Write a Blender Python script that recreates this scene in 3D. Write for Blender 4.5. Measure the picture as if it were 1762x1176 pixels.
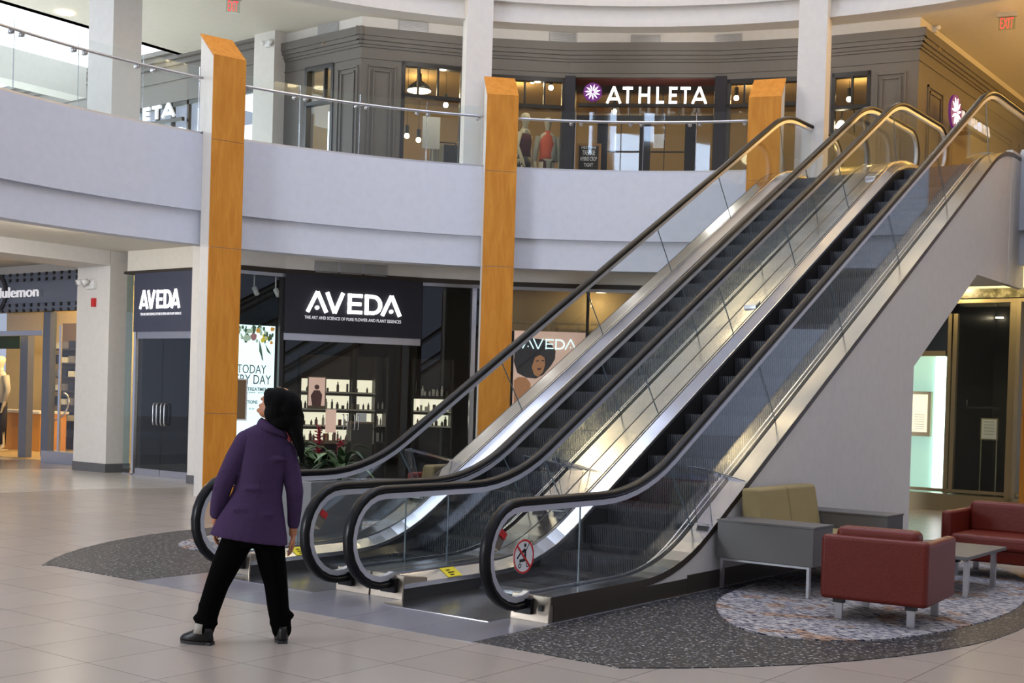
import bpy, bmesh, math, random
from mathutils import Vector, Matrix
random.seed(7)
PI = math.pi
sc = bpy.context.scene
for o in list(bpy.data.objects): bpy.data.objects.remove(o)
COL = sc.collection

# ------------------------------------------------------------------ camera
FPX, PCY, ROLL, PIT, AZ, EYE = 2134.0, 720.0, .0301, -.0149, math.radians(36.92), 1.6
def cam_rows():
    A = Matrix(((1,0,0),(0,0,-1),(0,1,0)))
    c, s = math.cos(PIT), math.sin(PIT); P = Matrix(((1,0,0),(0,c,s),(0,-s,c)))
    c, s = math.cos(ROLL), math.sin(ROLL); Q = Matrix(((c,-s,0),(s,c,0),(0,0,1)))
    c, s = math.cos(AZ), math.sin(AZ); W = Matrix(((c,s,0),(-s,c,0),(0,0,1)))
    return Q @ P @ A @ W
MR = cam_rows()
cd = bpy.data.cameras.new('camera'); cam = bpy.data.objects.new('camera', cd); COL.objects.link(cam)
cd.sensor_width = 36; cd.lens = 36*FPX/1762; cd.shift_y = (PCY-588)/1762; cd.clip_end = 300
R3 = Matrix((MR[0], -MR[1], -MR[2])).transposed()
cam.matrix_world = Matrix.Translation((0,0,EYE)) @ R3.to_4x4()
sc.camera = cam
# ------------------------------------------------------------------ world, exposure, large lights
sc.view_settings.view_transform = 'Standard'; sc.view_settings.look = 'None'
sc.view_settings.exposure = 0.46; sc.view_settings.gamma = 1; sc.view_settings.use_curve_mapping = False
wd = bpy.data.worlds.new('daylight'); sc.world = wd; wd.use_nodes = True
bg = wd.node_tree.nodes['Background']; bg.inputs[0].default_value = (.58,.635,.83,1); bg.inputs[1].default_value = .56
def area(name, loc, rot, sx, sy, power, col):
    l = bpy.data.lights.new(name, 'AREA'); l.shape = 'RECTANGLE'; l.size = sx; l.size_y = sy; l.energy = power; l.color = col
    o = bpy.data.objects.new(name, l); COL.objects.link(o); o.location = loc; o.rotation_euler = rot; return o
def point(name, loc, power, col, r=.08):
    l = bpy.data.lights.new(name, 'POINT'); l.energy = power; l.color = col; l.shadow_soft_size = r
    o = bpy.data.objects.new(name, l); COL.objects.link(o); o.location = loc; return o
WARM = (1,.72,.38); SOFTW = (1,.86,.68)
area('skylight_daylight', (-6.2,10,16), (0,0,0), 11, 11, 1050, (.68,.77,1))
area('corridor_daylight', (-29,10,8.4), (0,math.radians(-60),0), 3, 8, 700, (.86,.93,1))
area('low_left_fill', (-13,-5,3.4), (math.radians(84),0,math.radians(19)), 5, 2.4, 1000, (.90,.94,1))  # added fill for the lower left, shining from the viewer's side

area('left_ceiling_fill', (-19.5,10.3,4.08), (math.radians(22),0,0), 5, 1.2, 150, (1,.97,.92))  # added fill under the low ceiling to brighten the white columns
# ------------------------------------------------------------------ pixel rays -> real positions
C0 = Vector((0,0,EYE))
def ray(x, y): return MR.transposed() @ Vector((x-881, y-PCY, FPX))
CX, CY, RB = -6.25, 10.02, 9.02           # centre and radius of the round well
def on_z(x, y, z=0): r = ray(x,y); return C0 + r*((z-EYE)/r.z)
def on_x(x, y, X): r = ray(x,y); return C0 + r*(X/r.x)
def on_y(x, y, Y): r = ray(x,y); return C0 + r*(Y/r.y)
def on_r(x, y, R):
    r = ray(x,y); a = r.x**2+r.y**2; b = -2*(r.x*CX+r.y*CY); c = CX*CX+CY*CY-R*R
    return C0 + r*((-b+math.sqrt(b*b-4*a*c))/(2*a))
def ang(p): return math.atan2(p[1]-CY, p[0]-CX)
def pol(a, R, z=0): return Vector((CX+R*math.cos(a), CY+R*math.sin(a), z))
def D(a): return math.radians(a)

# ------------------------------------------------------------------ materials
def mat(name, col, rough=.5, metal=0, emit=0, ecol=None, spec=None, nodes=None, bump=None):
    m = bpy.data.materials.new(name); m.use_nodes = True; nt = m.node_tree; b = nt.nodes['Principled BSDF']
    b.inputs['Base Color'].default_value = (*col,1); b.inputs['Roughness'].default_value = rough; b.inputs['Metallic'].default_value = metal
    if spec is not None: b.inputs['Specular IOR Level'].default_value = spec
    if emit: b.inputs['Emission Color'].default_value = (*(ecol or col),1); b.inputs['Emission Strength'].default_value = emit
    # fine procedural variation of colour
    tc = nt.nodes.new('ShaderNodeTexCoord'); n = nt.nodes.new('ShaderNodeTexNoise'); n.inputs['Scale'].default_value = 9
    n.inputs['Detail'].default_value = 4; nt.links.new(tc.outputs['Object'], n.inputs['Vector'])
    mx = nt.nodes.new('ShaderNodeMix'); mx.data_type = 'RGBA'; mx.inputs[6].default_value = (*[c*.93 for c in col],1); mx.inputs[7].default_value = (*[min(1,c*1.06) for c in col],1)
    nt.links.new(n.outputs['Fac'], mx.inputs[0]); nt.links.new(mx.outputs[2], b.inputs['Base Color'])
    if nodes: nodes(nt, b, tc)
    return m
def N(nt, t, **kw):
    n = nt.nodes.new(t)
    for k, v in kw.items(): n.inputs[k].default_value = v
    return n
def ramp(nt, stops):
    r = nt.nodes.new('ShaderNodeValToRGB'); e = r.color_ramp.elements
    while len(e) < len(stops): e.new(.5)
    for i, (p, c) in enumerate(stops): e[i].position = p; e[i].color = (*c,1)
    return r
def wood_nodes(c1, c2, sc3):
    def f(nt, b, tc):
        mp = nt.nodes.new('ShaderNodeMapping'); mp.inputs['Scale'].default_value = sc3; nt.links.new(tc.outputs['Object'], mp.inputs[0])
        n = N(nt,'ShaderNodeTexNoise',Scale=4,Detail=6,Distortion=.6); nt.links.new(mp.outputs[0], n.inputs['Vector'])
        r = ramp(nt, [(.3,c1),(.7,c2)]); nt.links.new(n.outputs['Fac'], r.inputs[0]); nt.links.new(r.outputs[0], b.inputs['Base Color'])
    return f
def tile_nodes(c1, c2, grout, sx, sy, ox, oy, gw=.007):
    def f(nt, b, tc):
        sep = nt.nodes.new('ShaderNodeSeparateXYZ'); geo = nt.nodes.new('ShaderNodeNewGeometry'); nt.links.new(geo.outputs['Position'], sep.inputs[0])
        def m(op, a, bb=None, c=None):
            k = nt.nodes.new('ShaderNodeMath'); k.operation = op
            for i, v in enumerate((a, bb, c)):
                if v is None: continue
                if isinstance(v, (int, float)): k.inputs[i].default_value = v
                else: nt.links.new(v, k.inputs[i])
            return k.outputs[0]
        def line(o, s, off):
            t = m('DIVIDE', m('SUBTRACT', o, off), s); fr = m('FRACT', t)
            d = m('MINIMUM', fr, m('SUBTRACT', 1.0, fr)); return m('LESS_THAN', d, gw/s/2), m('FLOOR', t)
        gx, ix = line(sep.outputs[0], sx, ox); gy, iy = line(sep.outputs[1], sy, oy)
        g = m('MAXIMUM', gx, gy)
        cmb = nt.nodes.new('ShaderNodeCombineXYZ'); nt.links.new(ix, cmb.inputs[0]); nt.links.new(iy, cmb.inputs[1])
        wn = nt.nodes.new('ShaderNodeTexWhiteNoise'); nt.links.new(cmb.outputs[0], wn.inputs['Vector'])
        n = N(nt,'ShaderNodeTexNoise',Scale=2.5,Detail=5); nt.links.new(geo.outputs['Position'], n.inputs['Vector'])
        f2 = m('ADD', m('MULTIPLY', wn.outputs['Value'], .45), m('MULTIPLY', n.outputs['Fac'], .55))
        mx = nt.nodes.new('ShaderNodeMix'); mx.data_type = 'RGBA'; mx.inputs[6].default_value = (*c1,1); mx.inputs[7].default_value = (*c2,1); nt.links.new(f2, mx.inputs[0])
        m2 = nt.nodes.new('ShaderNodeMix'); m2.data_type = 'RGBA'; m2.inputs[7].default_value = (*grout,1)
        nt.links.new(g, m2.inputs[0]); nt.links.new(mx.outputs[2], m2.inputs[6]); nt.links.new(m2.outputs[2], b.inputs['Base Color'])
    return f
def speck_nodes(stops, scale, detail=3):
    def f(nt, b, tc):
        geo = nt.nodes.new('ShaderNodeNewGeometry'); n = N(nt,'ShaderNodeTexNoise',Scale=scale,Detail=detail,Roughness=.7); nt.links.new(geo.outputs['Position'], n.inputs['Vector'])
        r = ramp(nt, stops); r.color_ramp.interpolation = 'CONSTANT' if len(stops) > 4 else 'LINEAR'
        nt.links.new(n.outputs['Fac'], r.inputs[0]); nt.links.new(r.outputs[0], b.inputs['Base Color'])
    return f
def rug_nodes(nt, b, tc):
    geo = nt.nodes.new('ShaderNodeNewGeometry')
    mp = nt.nodes.new('ShaderNodeMapping'); mp.inputs['Scale'].default_value = (1.0,2.4,1); mp.inputs['Rotation'].default_value = (0,0,.5); nt.links.new(geo.outputs['Position'], mp.inputs[0])
    n1 = N(nt,'ShaderNodeTexNoise',Scale=16,Detail=6,Roughness=.75); nt.links.new(mp.outputs[0], n1.inputs['Vector'])
    r1 = ramp(nt, [(.40,(.022,.022,.035)),(.47,(.12,.12,.16)),(.52,(.36,.345,.34)),(.66,(.50,.465,.44))]); nt.links.new(n1.outputs['Fac'], r1.inputs[0])
    n2 = N(nt,'ShaderNodeTexNoise',Scale=3.1,Detail=2); nt.links.new(geo.outputs['Position'], n2.inputs['Vector'])
    r2 = ramp(nt, [(.0,(1,1,1)),(.56,(1,1,1)),(.62,(1,.70,.48)),(.68,(1,.62,.42)),(.74,(.42,.50,.95))]); nt.links.new(n2.outputs['Fac'], r2.inputs[0])
    mx = nt.nodes.new('ShaderNodeMix'); mx.data_type = 'RGBA'; mx.blend_type = 'MULTIPLY'; mx.inputs[0].default_value = 1
    nt.links.new(r1.outputs[0], mx.inputs[6]); nt.links.new(r2.outputs[0], mx.inputs[7]); nt.links.new(mx.outputs[2], b.inputs['Base Color'])
def weave_nodes(scale, strength):
    def f(nt, b, tc):
        n = N(nt,'ShaderNodeTexNoise',Scale=scale,Detail=3); nt.links.new(tc.outputs['Object'], n.inputs['Vector'])
        bp = N(nt,'ShaderNodeBump',Strength=strength,Distance=.01); nt.links.new(n.outputs['Fac'], bp.inputs['Height']); nt.links.new(bp.outputs[0], b.inputs['Normal'])
    return f
def brush_nodes(nt, b, tc):
    n = N(nt,'ShaderNodeTexNoise',Scale=2.2,Detail=2); nt.links.new(tc.outputs['Object'], n.inputs['Vector'])
    r = N(nt,'ShaderNodeMapRange'); r.inputs[3].default_value = .13; r.inputs[4].default_value = .22; nt.links.new(n.outputs['Fac'], r.inputs[0]); nt.links.new(r.outputs[0], b.inputs['Roughness'])
    n2 = N(nt,'ShaderNodeTexNoise',Scale=1.3,Detail=0); nt.links.new(tc.outputs['Object'], n2.inputs['Vector'])
    bp = N(nt,'ShaderNodeBump',Strength=.35,Distance=.06); nt.links.new(n2.outputs['Fac'], bp.inputs['Height']); nt.links.new(bp.outputs[0], b.inputs['Normal'])
def glass(name, tint, refl=1.0):
    m = bpy.data.materials.new(name); m.use_nodes = True; nt = m.node_tree; nt.nodes.remove(nt.nodes['Principled BSDF'])
    t = nt.nodes.new('ShaderNodeBsdfTransparent'); t.inputs[0].default_value = (*tint,1)
    g = nt.nodes.new('ShaderNodeBsdfGlossy'); g.inputs['Roughness'].default_value = .02; g.inputs[0].default_value = (.9,.95,1,1)
    lw = nt.nodes.new('ShaderNodeLayerWeight'); lw.inputs[0].default_value = .5
    pw = nt.nodes.new('ShaderNodeMath'); pw.operation = 'POWER'; pw.inputs[1].default_value = 4.0; nt.links.new(lw.outputs['Facing'], pw.inputs[0])
    mu = nt.nodes.new('ShaderNodeMath'); mu.operation = 'MULTIPLY_ADD'; mu.inputs[1].default_value = .80; mu.inputs[2].default_value = .035*refl; nt.links.new(pw.outputs[0], mu.inputs[0])
    mx = nt.nodes.new('ShaderNodeMixShader'); nt.links.new(mu.outputs[0], mx.inputs[0]); nt.links.new(t.outputs[0], mx.inputs[1]); nt.links.new(g.outputs[0], mx.inputs[2])
    nt.links.new(mx.outputs[0], nt.nodes['Material Output'].inputs[0]); return m
M = {}
M['fascia'] = mat('painted_fascia', (.57,.60,.68), .6)
M['white'] = mat('white_paint', (.62,.60,.575), .6)
M['cream'] = mat('cream_ceiling', (.66,.63,.56), .7)
M['wood'] = mat('maple_veneer', (.45,.2,.05), .6, spec=.25, nodes=wood_nodes((.46,.175,.018),(.58,.25,.035),(3,3,.5)))
M['tile'] = mat('beige_floor_tile', (.4,.35,.3), .26, spec=.55, nodes=tile_nodes((.315,.272,.232),(.375,.328,.288),(.16,.13,.115),.6245,.613,-8.116,4.28))
M['tile_light'] = mat('pale_floor_tile', (.5,.47,.4), .2, spec=.6, nodes=tile_nodes((.47,.44,.40),(.53,.50,.46),(.33,.30,.27),.6245,.613,-8.116,4.28))
M['tile_grey'] = mat('grey_floor_tile', (.2,.2,.23), .24, spec=.6, nodes=tile_nodes((.175,.172,.20),(.215,.212,.24),(.13,.13,.15),.6245,1.226,-8.116,3.66))
M['terrazzo'] = mat('dark_terrazzo', (.05,.05,.055), .45, spec=.35, nodes=speck_nodes([(.48,(.016,.016,.020)),(.57,(.035,.035,.040)),(.63,(.20,.20,.19)),(.71,(.42,.42,.39))], 34, 2))
M['rug'] = mat('patterned_carpet', (.4,.4,.4), .95, nodes=rug_nodes)
M['steel'] = mat('brushed_steel', (.56,.55,.55), .28, 1, nodes=brush_nodes)
M['steel_s'] = mat('satin_steel', (.55,.55,.58), .3, 1)
M['steel_b'] = mat('bronze_plate', (.36,.31,.25), .38, .9)
M['bronze'] = mat('dark_bronze_cladding', (.075,.060,.048), .35, .6)
M['alu'] = mat('aluminium_edge', (.75,.77,.84), .25, 1)
M['alu_rail'] = mat('satin_rail', (.62,.63,.68), .42, .75)
M['rubber'] = mat('black_rubber', (.006,.006,.007), .34, spec=.22)
M['black'] = mat('black_panel', (.012,.012,.013), .45)
M['blackmetal'] = mat('black_frame', (.018,.017,.018), .4)
M['step'] = mat('die_cast_step', (.075,.078,.092), .5, .4)
M['tread'] = mat('dark_tread', (.012,.012,.014), .65, .1)
M['glass'] = glass('clear_glass', (.955,.975,.972), .6)
M['glass_s'] = glass('shop_glass', (.93,.95,.94), .75)
M['glass_g'] = glass('greenish_glass', (.80,.88,.84), 1.6)
M['acrylic'] = glass('clear_acrylic', (.93,.93,.97), .6)
M['edge'] = mat('glass_edge', (.10,.13,.15), .3)
M['grey_pan'] = mat('charcoal_panelling', (.15,.14,.13), .6, spec=.3)
M['baseb'] = mat('grey_stone_base', (.10,.10,.108), .4)
M['marble'] = mat('green_marble', (.1,.1,.05), .25, nodes=speck_nodes([(.35,(.05,.05,.025)),(.5,(.12,.11,.06)),(.62,(.26,.24,.15)),(.7,(.12,.11,.06))], 7, 6))
M['brass'] = mat('brass_frame', (.34,.28,.17), .35, .8)
M['leather'] = mat('red_leather', (.125,.013,.006), .42, spec=.35, nodes=weave_nodes(60,.15))
M['laminate'] = mat('grey_laminate', (.115,.110,.108), .5)
M['olive'] = mat('olive_upholstery', (.30,.235,.105), .9, nodes=weave_nodes(160,.4))
M['purple'] = mat('purple_wool', (.056,.033,.080), .95, spec=.1, nodes=weave_nodes(120,.5))
M['trouser'] = mat('black_cotton', (.002,.002,.002), 1, spec=.05)
M['hair'] = mat('black_hair', (.002,.002,.002), .8, spec=.1)
M['skin'] = mat('skin', (.42,.17,.08), .5)
M['shoe'] = mat('black_leather_shoe', (.007,.006,.005), .4, spec=.25)
M['sole'] = mat('shoe_sole', (.02,.02,.02), .6)
M['sock'] = mat('pale_sock', (.35,.33,.28), .9)
M['sign_dark'] = mat('navy_sign_board', (.012,.012,.022), .6)
M['sign_slate'] = mat('slate_sign_board', (.045,.05,.085), .45)
M['lit'] = mat('lit_letters', (1,1,1), .5, emit=1.5, ecol=(1,.99,.96))
M['lit_soft'] = mat('pale_lettering', (.75,.75,.8), .5, emit=.35)
M['lit_warm'] = mat('lit_lamp', (1,.9,.7), .5, emit=9, ecol=(1,.83,.55))
M['lit_globe'] = mat('lit_globe', (1,.85,.6), .5, emit=17, ecol=(1,.76,.42))
M['lit_red'] = mat('exit_red', (1,.05,.05), .5, emit=.9, ecol=(1,.06,.06))
M['poster_w'] = mat('lit_poster', (.75,.93,.95), .5, emit=.85, ecol=(.74,.95,1))
M['ink'] = mat('grey_ink', (.10,.12,.14), .8)
M['paper'] = mat('white_paper', (.72,.73,.75), .8)
M['red'] = mat('red_plastic', (.55,.02,.02), .4)
M['whitep'] = mat('white_plastic', (.7,.7,.7), .4)
M['yellow'] = mat('yellow_sticker', (.75,.62,.01), .5)
M['leaf'] = mat('dark_leaf', (.014,.035,.008), .5)
M['leaf2'] = mat('pale_leaf', (.14,.22,.10), .45)
M['flower'] = mat('crimson_bract', (.20,.008,.015), .5)
M['concrete'] = mat('grey_planter', (.20,.195,.20), .7)
M['soil'] = mat('soil', (.03,.02,.012), .95)
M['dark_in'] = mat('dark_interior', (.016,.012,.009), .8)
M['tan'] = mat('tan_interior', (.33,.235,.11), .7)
M['warmwall'] = mat('warm_interior', (.58,.43,.20), .7)
M['orange'] = mat('orange_counter', (.62,.27,.04), .5)
M['shelf_lit'] = mat('lit_shelf_back', (.8,.76,.6), .6, emit=.62, ecol=(1,.93,.72))
M['walnut'] = mat('dark_shelf', (.03,.022,.016), .5)
M['prod_w'] = mat('cream_bottle', (.55,.52,.42), .4)
M['prod_d'] = mat('brown_bottle', (.09,.06,.035), .35)
M['prod_r'] = mat('maroon_bottle', (.16,.05,.045), .4)
M['kraft'] = mat('kraft_display', (.16,.10,.05), .7)
M['vent'] = mat('grey_vent', (.38,.38,.38), .6)
M['aqua'] = mat('aqua_wall', (.45,.72,.62), .6, emit=.42, ecol=(.50,.85,.70))
M['glow'] = mat('white_tube_panel', (1,1,1), .5, emit=1.6, ecol=(.93,1,1))
M['mann'] = mat('mannequin_shell', (.55,.47,.33), .45)
M['orange_c'] = mat('coral_cloth', (.62,.10,.04), .8)
M['maroon_c'] = mat('maroon_cloth', (.07,.012,.015), .85)
M['grey_c'] = mat('light_grey_knit', (.33,.30,.24), .9)
M['dgrey_c'] = mat('mid_grey_knit', (.15,.14,.15), .9)
M['navy_c'] = mat('navy_cloth', (.012,.014,.03), .9)
M['purple_s'] = mat('purple_disc', (.10,.012,.14), .5, emit=.12, ecol=(.35,.03,.5))
M['chalk'] = mat('blackboard', (.015,.015,.016), .8)
M['frame_w'] = mat('oak_frame', (.26,.14,.05), .6)
M['luluslate'] = mat('blue_grey_fascia', (.13,.15,.20), .5)
M['sky_win'] = mat('bright_sky_window', (.85,.93,1), .5, emit=1.1, ecol=(.86,.94,1))
M['skyback'] = mat('clerestory_glass', (.8,.88,1), .5, emit=13, ecol=(.62,.76,1))
M['blueglow'] = mat('blue_frosted_band', (.10,.26,.36), .3)
M['flor_y'] = mat('yellow_petal', (.75,.62,.06), .6, emit=.3); M['flor_o'] = mat('orange_petal', (.75,.36,.06), .6, emit=.3)
M['flor_g'] = mat('printed_leaf', (.10,.17,.10), .6, emit=.12); M['flor_p'] = mat('pink_petal', (.45,.20,.22), .6, emit=.2); M['flor_w'] = mat('pale_petal', (.45,.55,.42), .6, emit=.35)
M['p_skin'] = mat('printed_skin', (.42,.18,.08), .6, emit=.35); M['p_hair'] = mat('printed_hair', (.05,.04,.045), .7, emit=.12); M['p_pink'] = mat('printed_rose', (.65,.42,.34), .6, emit=.5)

# ------------------------------------------------------------------ mesh building
class MB:
    def __init__(s, mtx=None): s.v = []; s.f = []; s.m = mtx
    def add(s, vs, fs):
        k = len(s.v)
        for p in vs: p = Vector(p); s.v.append(s.m @ p if s.m is not None else p)
        s.f += [tuple(i+k for i in f) for f in fs]; return s
    def box(s, x0, x1, y0, y1, z0, z1):
        if x0 > x1: x0, x1 = x1, x0
        if y0 > y1: y0, y1 = y1, y0
        if z0 > z1: z0, z1 = z1, z0
        return s.add([(x,y,z) for z in (z0,z1) for y in (y0,y1) for x in (x0,x1)],
            [(0,2,3,1),(4,5,7,6),(0,1,5,4),(2,6,7,3),(0,4,6,2),(1,3,7,5)])
    def prism(s, poly, ax, a, b):            # poly in the other two axes, extruded along ax
        def P(p, t): q = list(p); q.insert(ax, t); return q
        n = len(poly); vs = [P(p,a) for p in poly]+[P(p,b) for p in poly]
        return s.add(vs, [tuple(range(n)), tuple(range(2*n-1,n-1,-1))]+[(i,i+n,(i+1)%n+n,(i+1)%n) for i in range(n)])
    def tube(s, pts, r, n=8, cap=True, sq=1.0):
        pts = [Vector(p) for p in pts]; rs = r if isinstance(r,(list,tuple)) else [r]*len(pts); rings = []
        up = None
        for i, p in enumerate(pts):
            d = (pts[min(i+1,len(pts)-1)]-pts[max(i-1,0)]).normalized()
            if up is None: up = Vector((0,0,1)) if abs(d.z) < .9 else Vector((1,0,0))
            a = d.cross(up).normalized(); b = a.cross(d).normalized(); up = b
            rings.append([p+a*math.cos(2*PI*k/n)*rs[i]+b*math.sin(2*PI*k/n)*rs[i]*sq for k in range(n)])
        return s.rings(rings, cap)
    def rings(s, rings, cap=True, closed=False):
        n = len(rings[0]); vs = [v for r in rings for v in r]; fs = []
        m = len(rings)
        for i in range(m if closed else m-1):
            j = (i+1) % m
            for k in range(n): fs.append((i*n+k, i*n+(k+1)%n, j*n+(k+1)%n, j*n+k))
        if cap and not closed: fs += [tuple(range(n-1,-1,-1)), tuple(range((m-1)*n, m*n))]
        return s.add(vs, fs)
    def lathe(s, prof, c=(0,0,0), n=16):
        rings = [[(c[0]+r*math.cos(2*PI*k/n), c[1]+r*math.sin(2*PI*k/n), c[2]+z) for k in range(n)] for r, z in prof]
        return s.rings(rings)
    def ball(s, c, rx, ry=None, rz=None, n=12, m=8):
        ry = rx if ry is None else ry; rz = rx if rz is None else rz
        rings = []
        for i in range(m+1):
            t = -PI/2+PI*i/m; q = max(math.cos(t),.02)
            rings.append([(c[0]+rx*q*math.cos(2*PI*k/n), c[1]+ry*q*math.sin(2*PI*k/n), c[2]+rz*math.sin(t)) for k in range(n)])
        return s.rings(rings)
    def build(s, name, m, parent=None, bev=0, smooth=False, mods=None, loc=None):
        me = bpy.data.meshes.new(name)
        if parent is not None:
            top = parent
            while top.parent: top = top.parent
            off = Vector(top.location)
        elif loc is not None: off = Vector(loc)
        else:
            xs = [v.x for v in s.v]; ys = [v.y for v in s.v]; off = Vector(((min(xs)+max(xs))/2,(min(ys)+max(ys))/2,min(v.z for v in s.v)))
        me.from_pydata([tuple(v-off) for v in s.v], [], s.f)
        bm = bmesh.new(); bm.from_mesh(me); bmesh.ops.recalc_face_normals(bm, faces=bm.faces); bm.to_mesh(me); bm.free()
        me.materials.append(m if not isinstance(m,str) else M[m])
        o = bpy.data.objects.new(name, me); COL.objects.link(o)
        if parent is not None: o.parent = parent
        else: o.location = off
        if smooth: me.polygons.foreach_set('use_smooth', [True]*len(me.polygons))
        if bev:
            b = o.modifiers.new('bevel','BEVEL'); b.width = bev; b.segments = 3; b.limit_method = 'ANGLE'; b.angle_limit = .6
            if bev > .012: me.polygons.foreach_set('use_smooth', [True]*len(me.polygons)); b.harden_normals = True
        return o
def B(mtx=None): return MB(mtx)
def tag(o, label=None, cat=None, group=None, kind=None):
    if label: o['label'] = label
    if cat: o['category'] = cat
    if group: o['group'] = group
    if kind: o['kind'] = kind
    return o
def thing(name, label, cat, loc, group=None):
    o = bpy.data.objects.new(name, None); COL.objects.link(o); o.location = loc; o.empty_display_size = .1
    return tag(o, label, cat, group)
def struct(mb, name, m, parent=None, **k):
    o = mb.build(name, m, parent, **k)
    if parent is None: o['kind'] = 'structure'
    return o
def copy_tree(o, parent=None):
    c = o.copy(); COL.objects.link(c)
    if parent: c.parent = parent
    for ch in list(o.children): copy_tree(ch, c)
    return c
class Fr:
    """upright plane: u to the viewer's right, v away from the viewer, z up"""
    def __init__(s, p0, p1):
        s.p = Vector((p0[0],p0[1],0)); d = Vector((p1[0]-p0[0],p1[1]-p0[1],0)); s.L = d.length; s.d = d/s.L; s.n = Vector((-s.d.y,s.d.x,0))
        s.m = Matrix(((s.d.x,s.n.x,0,s.p.x),(s.d.y,s.n.y,0,s.p.y),(0,0,1,0),(0,0,0,1)))
    def at(s, x, y, v=0):
        r = ray(x,y); q = s.p+s.n*v; t = ((q-Vector((0,0,0))).dot(s.n))/(r.dot(s.n)); p = C0+r*t; return (p-q).dot(s.d), p.z
    def w(s, u, v, z): return s.m @ Vector((u,v,z))
def text(s, size, depth=.01, bold=0.0, spacing=1.0):
    c = bpy.data.curves.new('t','FONT'); c.body = s; c.size = size; c.extrude = depth/2; c.offset = bold; c.space_character = spacing; c.resolution_u = 3
    o = bpy.data.objects.new('t', c); COL.objects.link(o); bpy.context.view_layer.update()
    me = bpy.data.meshes.new_from_object(o.evaluated_get(bpy.context.evaluated_depsgraph_get())); bpy.data.objects.remove(o); bpy.data.curves.remove(c)
    vs = [v.co.copy() for v in me.vertices]; fs = [tuple(p.vertices) for p in me.polygons]; bpy.data.meshes.remove(me)
    return vs, fs
def put_text(mb, s, u0, u1, z0, z1, v=0, depth=.01, bold=0.0, spacing=1.0):
    """lettering stretched to fill the given rectangle of mb's frame (u, v, z)"""
    vs, fs = text(s, 1, .1, bold, spacing)
    xa = min(p.x for p in vs); xb = max(p.x for p in vs); ya = min(p.y for p in vs); yb = max(p.y for p in vs)
    mb.add([(u0+(p.x-xa)/(xb-xa)*(u1-u0), v-p.z*depth*10, z0+(p.y-ya)/(yb-ya)*(z1-z0)) for p in vs], fs)
def stroke(mb, pts, w, v0, v1):
    for a, b in zip(pts[:-1], pts[1:]):
        d = Vector((b[0]-a[0], b[1]-a[1])).normalized(); n = Vector((-d.y,d.x))*w/2; e = d*0
        q = [(a[0]+n.x-e.x,a[1]+n.y),(a[0]-n.x,a[1]-n.y),(b[0]-n.x,b[1]-n.y),(b[0]+n.x,b[1]+n.y)]
        mb.add([(p[0],v0,p[1]) for p in q]+[(p[0],v1,p[1]) for p in q], [(0,1,2,3),(7,6,5,4),(0,4,5,1),(1,5,6,2),(2,6,7,3),(3,7,4,0)])
def disc(mb, c, r, v0, v1, n=20):
    mb.prism([(c[0]+r*math.cos(2*PI*k/n), c[1]+r*math.sin(2*PI*k/n)) for k in range(n)], 1, v0, v1)
def arc_band(name, a0, a1, prof, m, kind='structure', n=48, parent=None, smooth=False):
    """profile of (radius, z) swept round the well from a0 to a1 degrees"""
    mb = B(); rings = []
    for i in range(n+1):
        a = D(a0+(a1-a0)*i/n); rings.append([pol(a, r, z) for r, z in prof])
    mb.rings(rings); o = mb.build(name, m, parent, smooth=smooth)
    if kind and parent is None: o['kind'] = kind
    return o

# ================================================================== SETTING: floors
def slab(name, poly, z0, z1, m): return struct(B().prism(poly,2,z0,z1), name, m)
slab('floor', [(-60,-30),(40,-30),(40,60),(-60,60)], -.2, 0, 'tile')
ring = [tuple(pol(D(a),R)[:2]) for a, R in [(a,10.7) for a in range(60,216,4)]+[(a,34) for a in range(212,56,-4)]]
slab('floor_ring', ring, 0, .003, 'tile_light')
slab('floor_band', [tuple(pol(D(a),R)[:2]) for a, R in [(a,15.6) for a in range(150,216,4)]+[(a,18.7) for a in range(212,146,-4)]], 0, .006, 'tile_grey')
slab('floor_path', [(-8.62,6.35),(-5.04,6.35),(-5.04,8.9),(-8.62,8.9)], 0, .004, 'tile_grey')
XM = -6.83
def lens(cy, r, x0, x1, y0):                        # terrazzo bed beside the path, bounded by an arc
    pts = [(x0,y0),(x1,y0)]
    a0 = math.atan2(y0-cy, x1-XM); n = 26
    for i in range(n+1): a = a0+(PI/2-a0)*i/n; pts.append((XM+r*math.cos(a), cy+r*1.25*math.sin(a) if a > 0 else cy+r*math.sin(a)))
    pts = [p for p in pts if p[0] >= x0-.001]; pts.append((x0, pts[-1][1])); return pts
tR = lens(9.62,4.36,-5.04,-3.93,6.375)
slab('floor_terrazzo_right', tR, 0, .005, 'terrazzo')
tL = [(2*XM-x, y) for x, y in lens(9.75,4.62,-5.04,-3.80,6.375)]
slab('floor_terrazzo_left', tL, 0, .005, 'terrazzo')
rugp = [(-4.86,9.8),(-4.74,9.2),(-4.51,8.72),(-4.15,8.22),(-3.8,7.98),(-3.43,8.05),(-3.11,8.33),(-2.89,8.9),(-2.76,9.7),(-2.73,10.5),(-2.84,11.3),(-3.1,12.3),(-3.5,13.2),(-4.1,13.7),(-4.7,13.4),(-4.95,12),(-4.95,10.5)]
def smooth_poly(p, k=3):
    for _ in range(k):
        q = []
        for a, b in zip(p, p[1:]+p[:1]): q += [(a[0]*.75+b[0]*.25,a[1]*.75+b[1]*.25),(a[0]*.25+b[0]*.75,a[1]*.25+b[1]*.75)]
        p = q
    return p
o = B().prism(smooth_poly(rugp),2,.005,.014).build('carpet_inlay','rug'); tag(o,'mottled blue, grey and orange carpet inlay under the red armchairs right of the escalators','carpet','carpet inlays')
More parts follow.
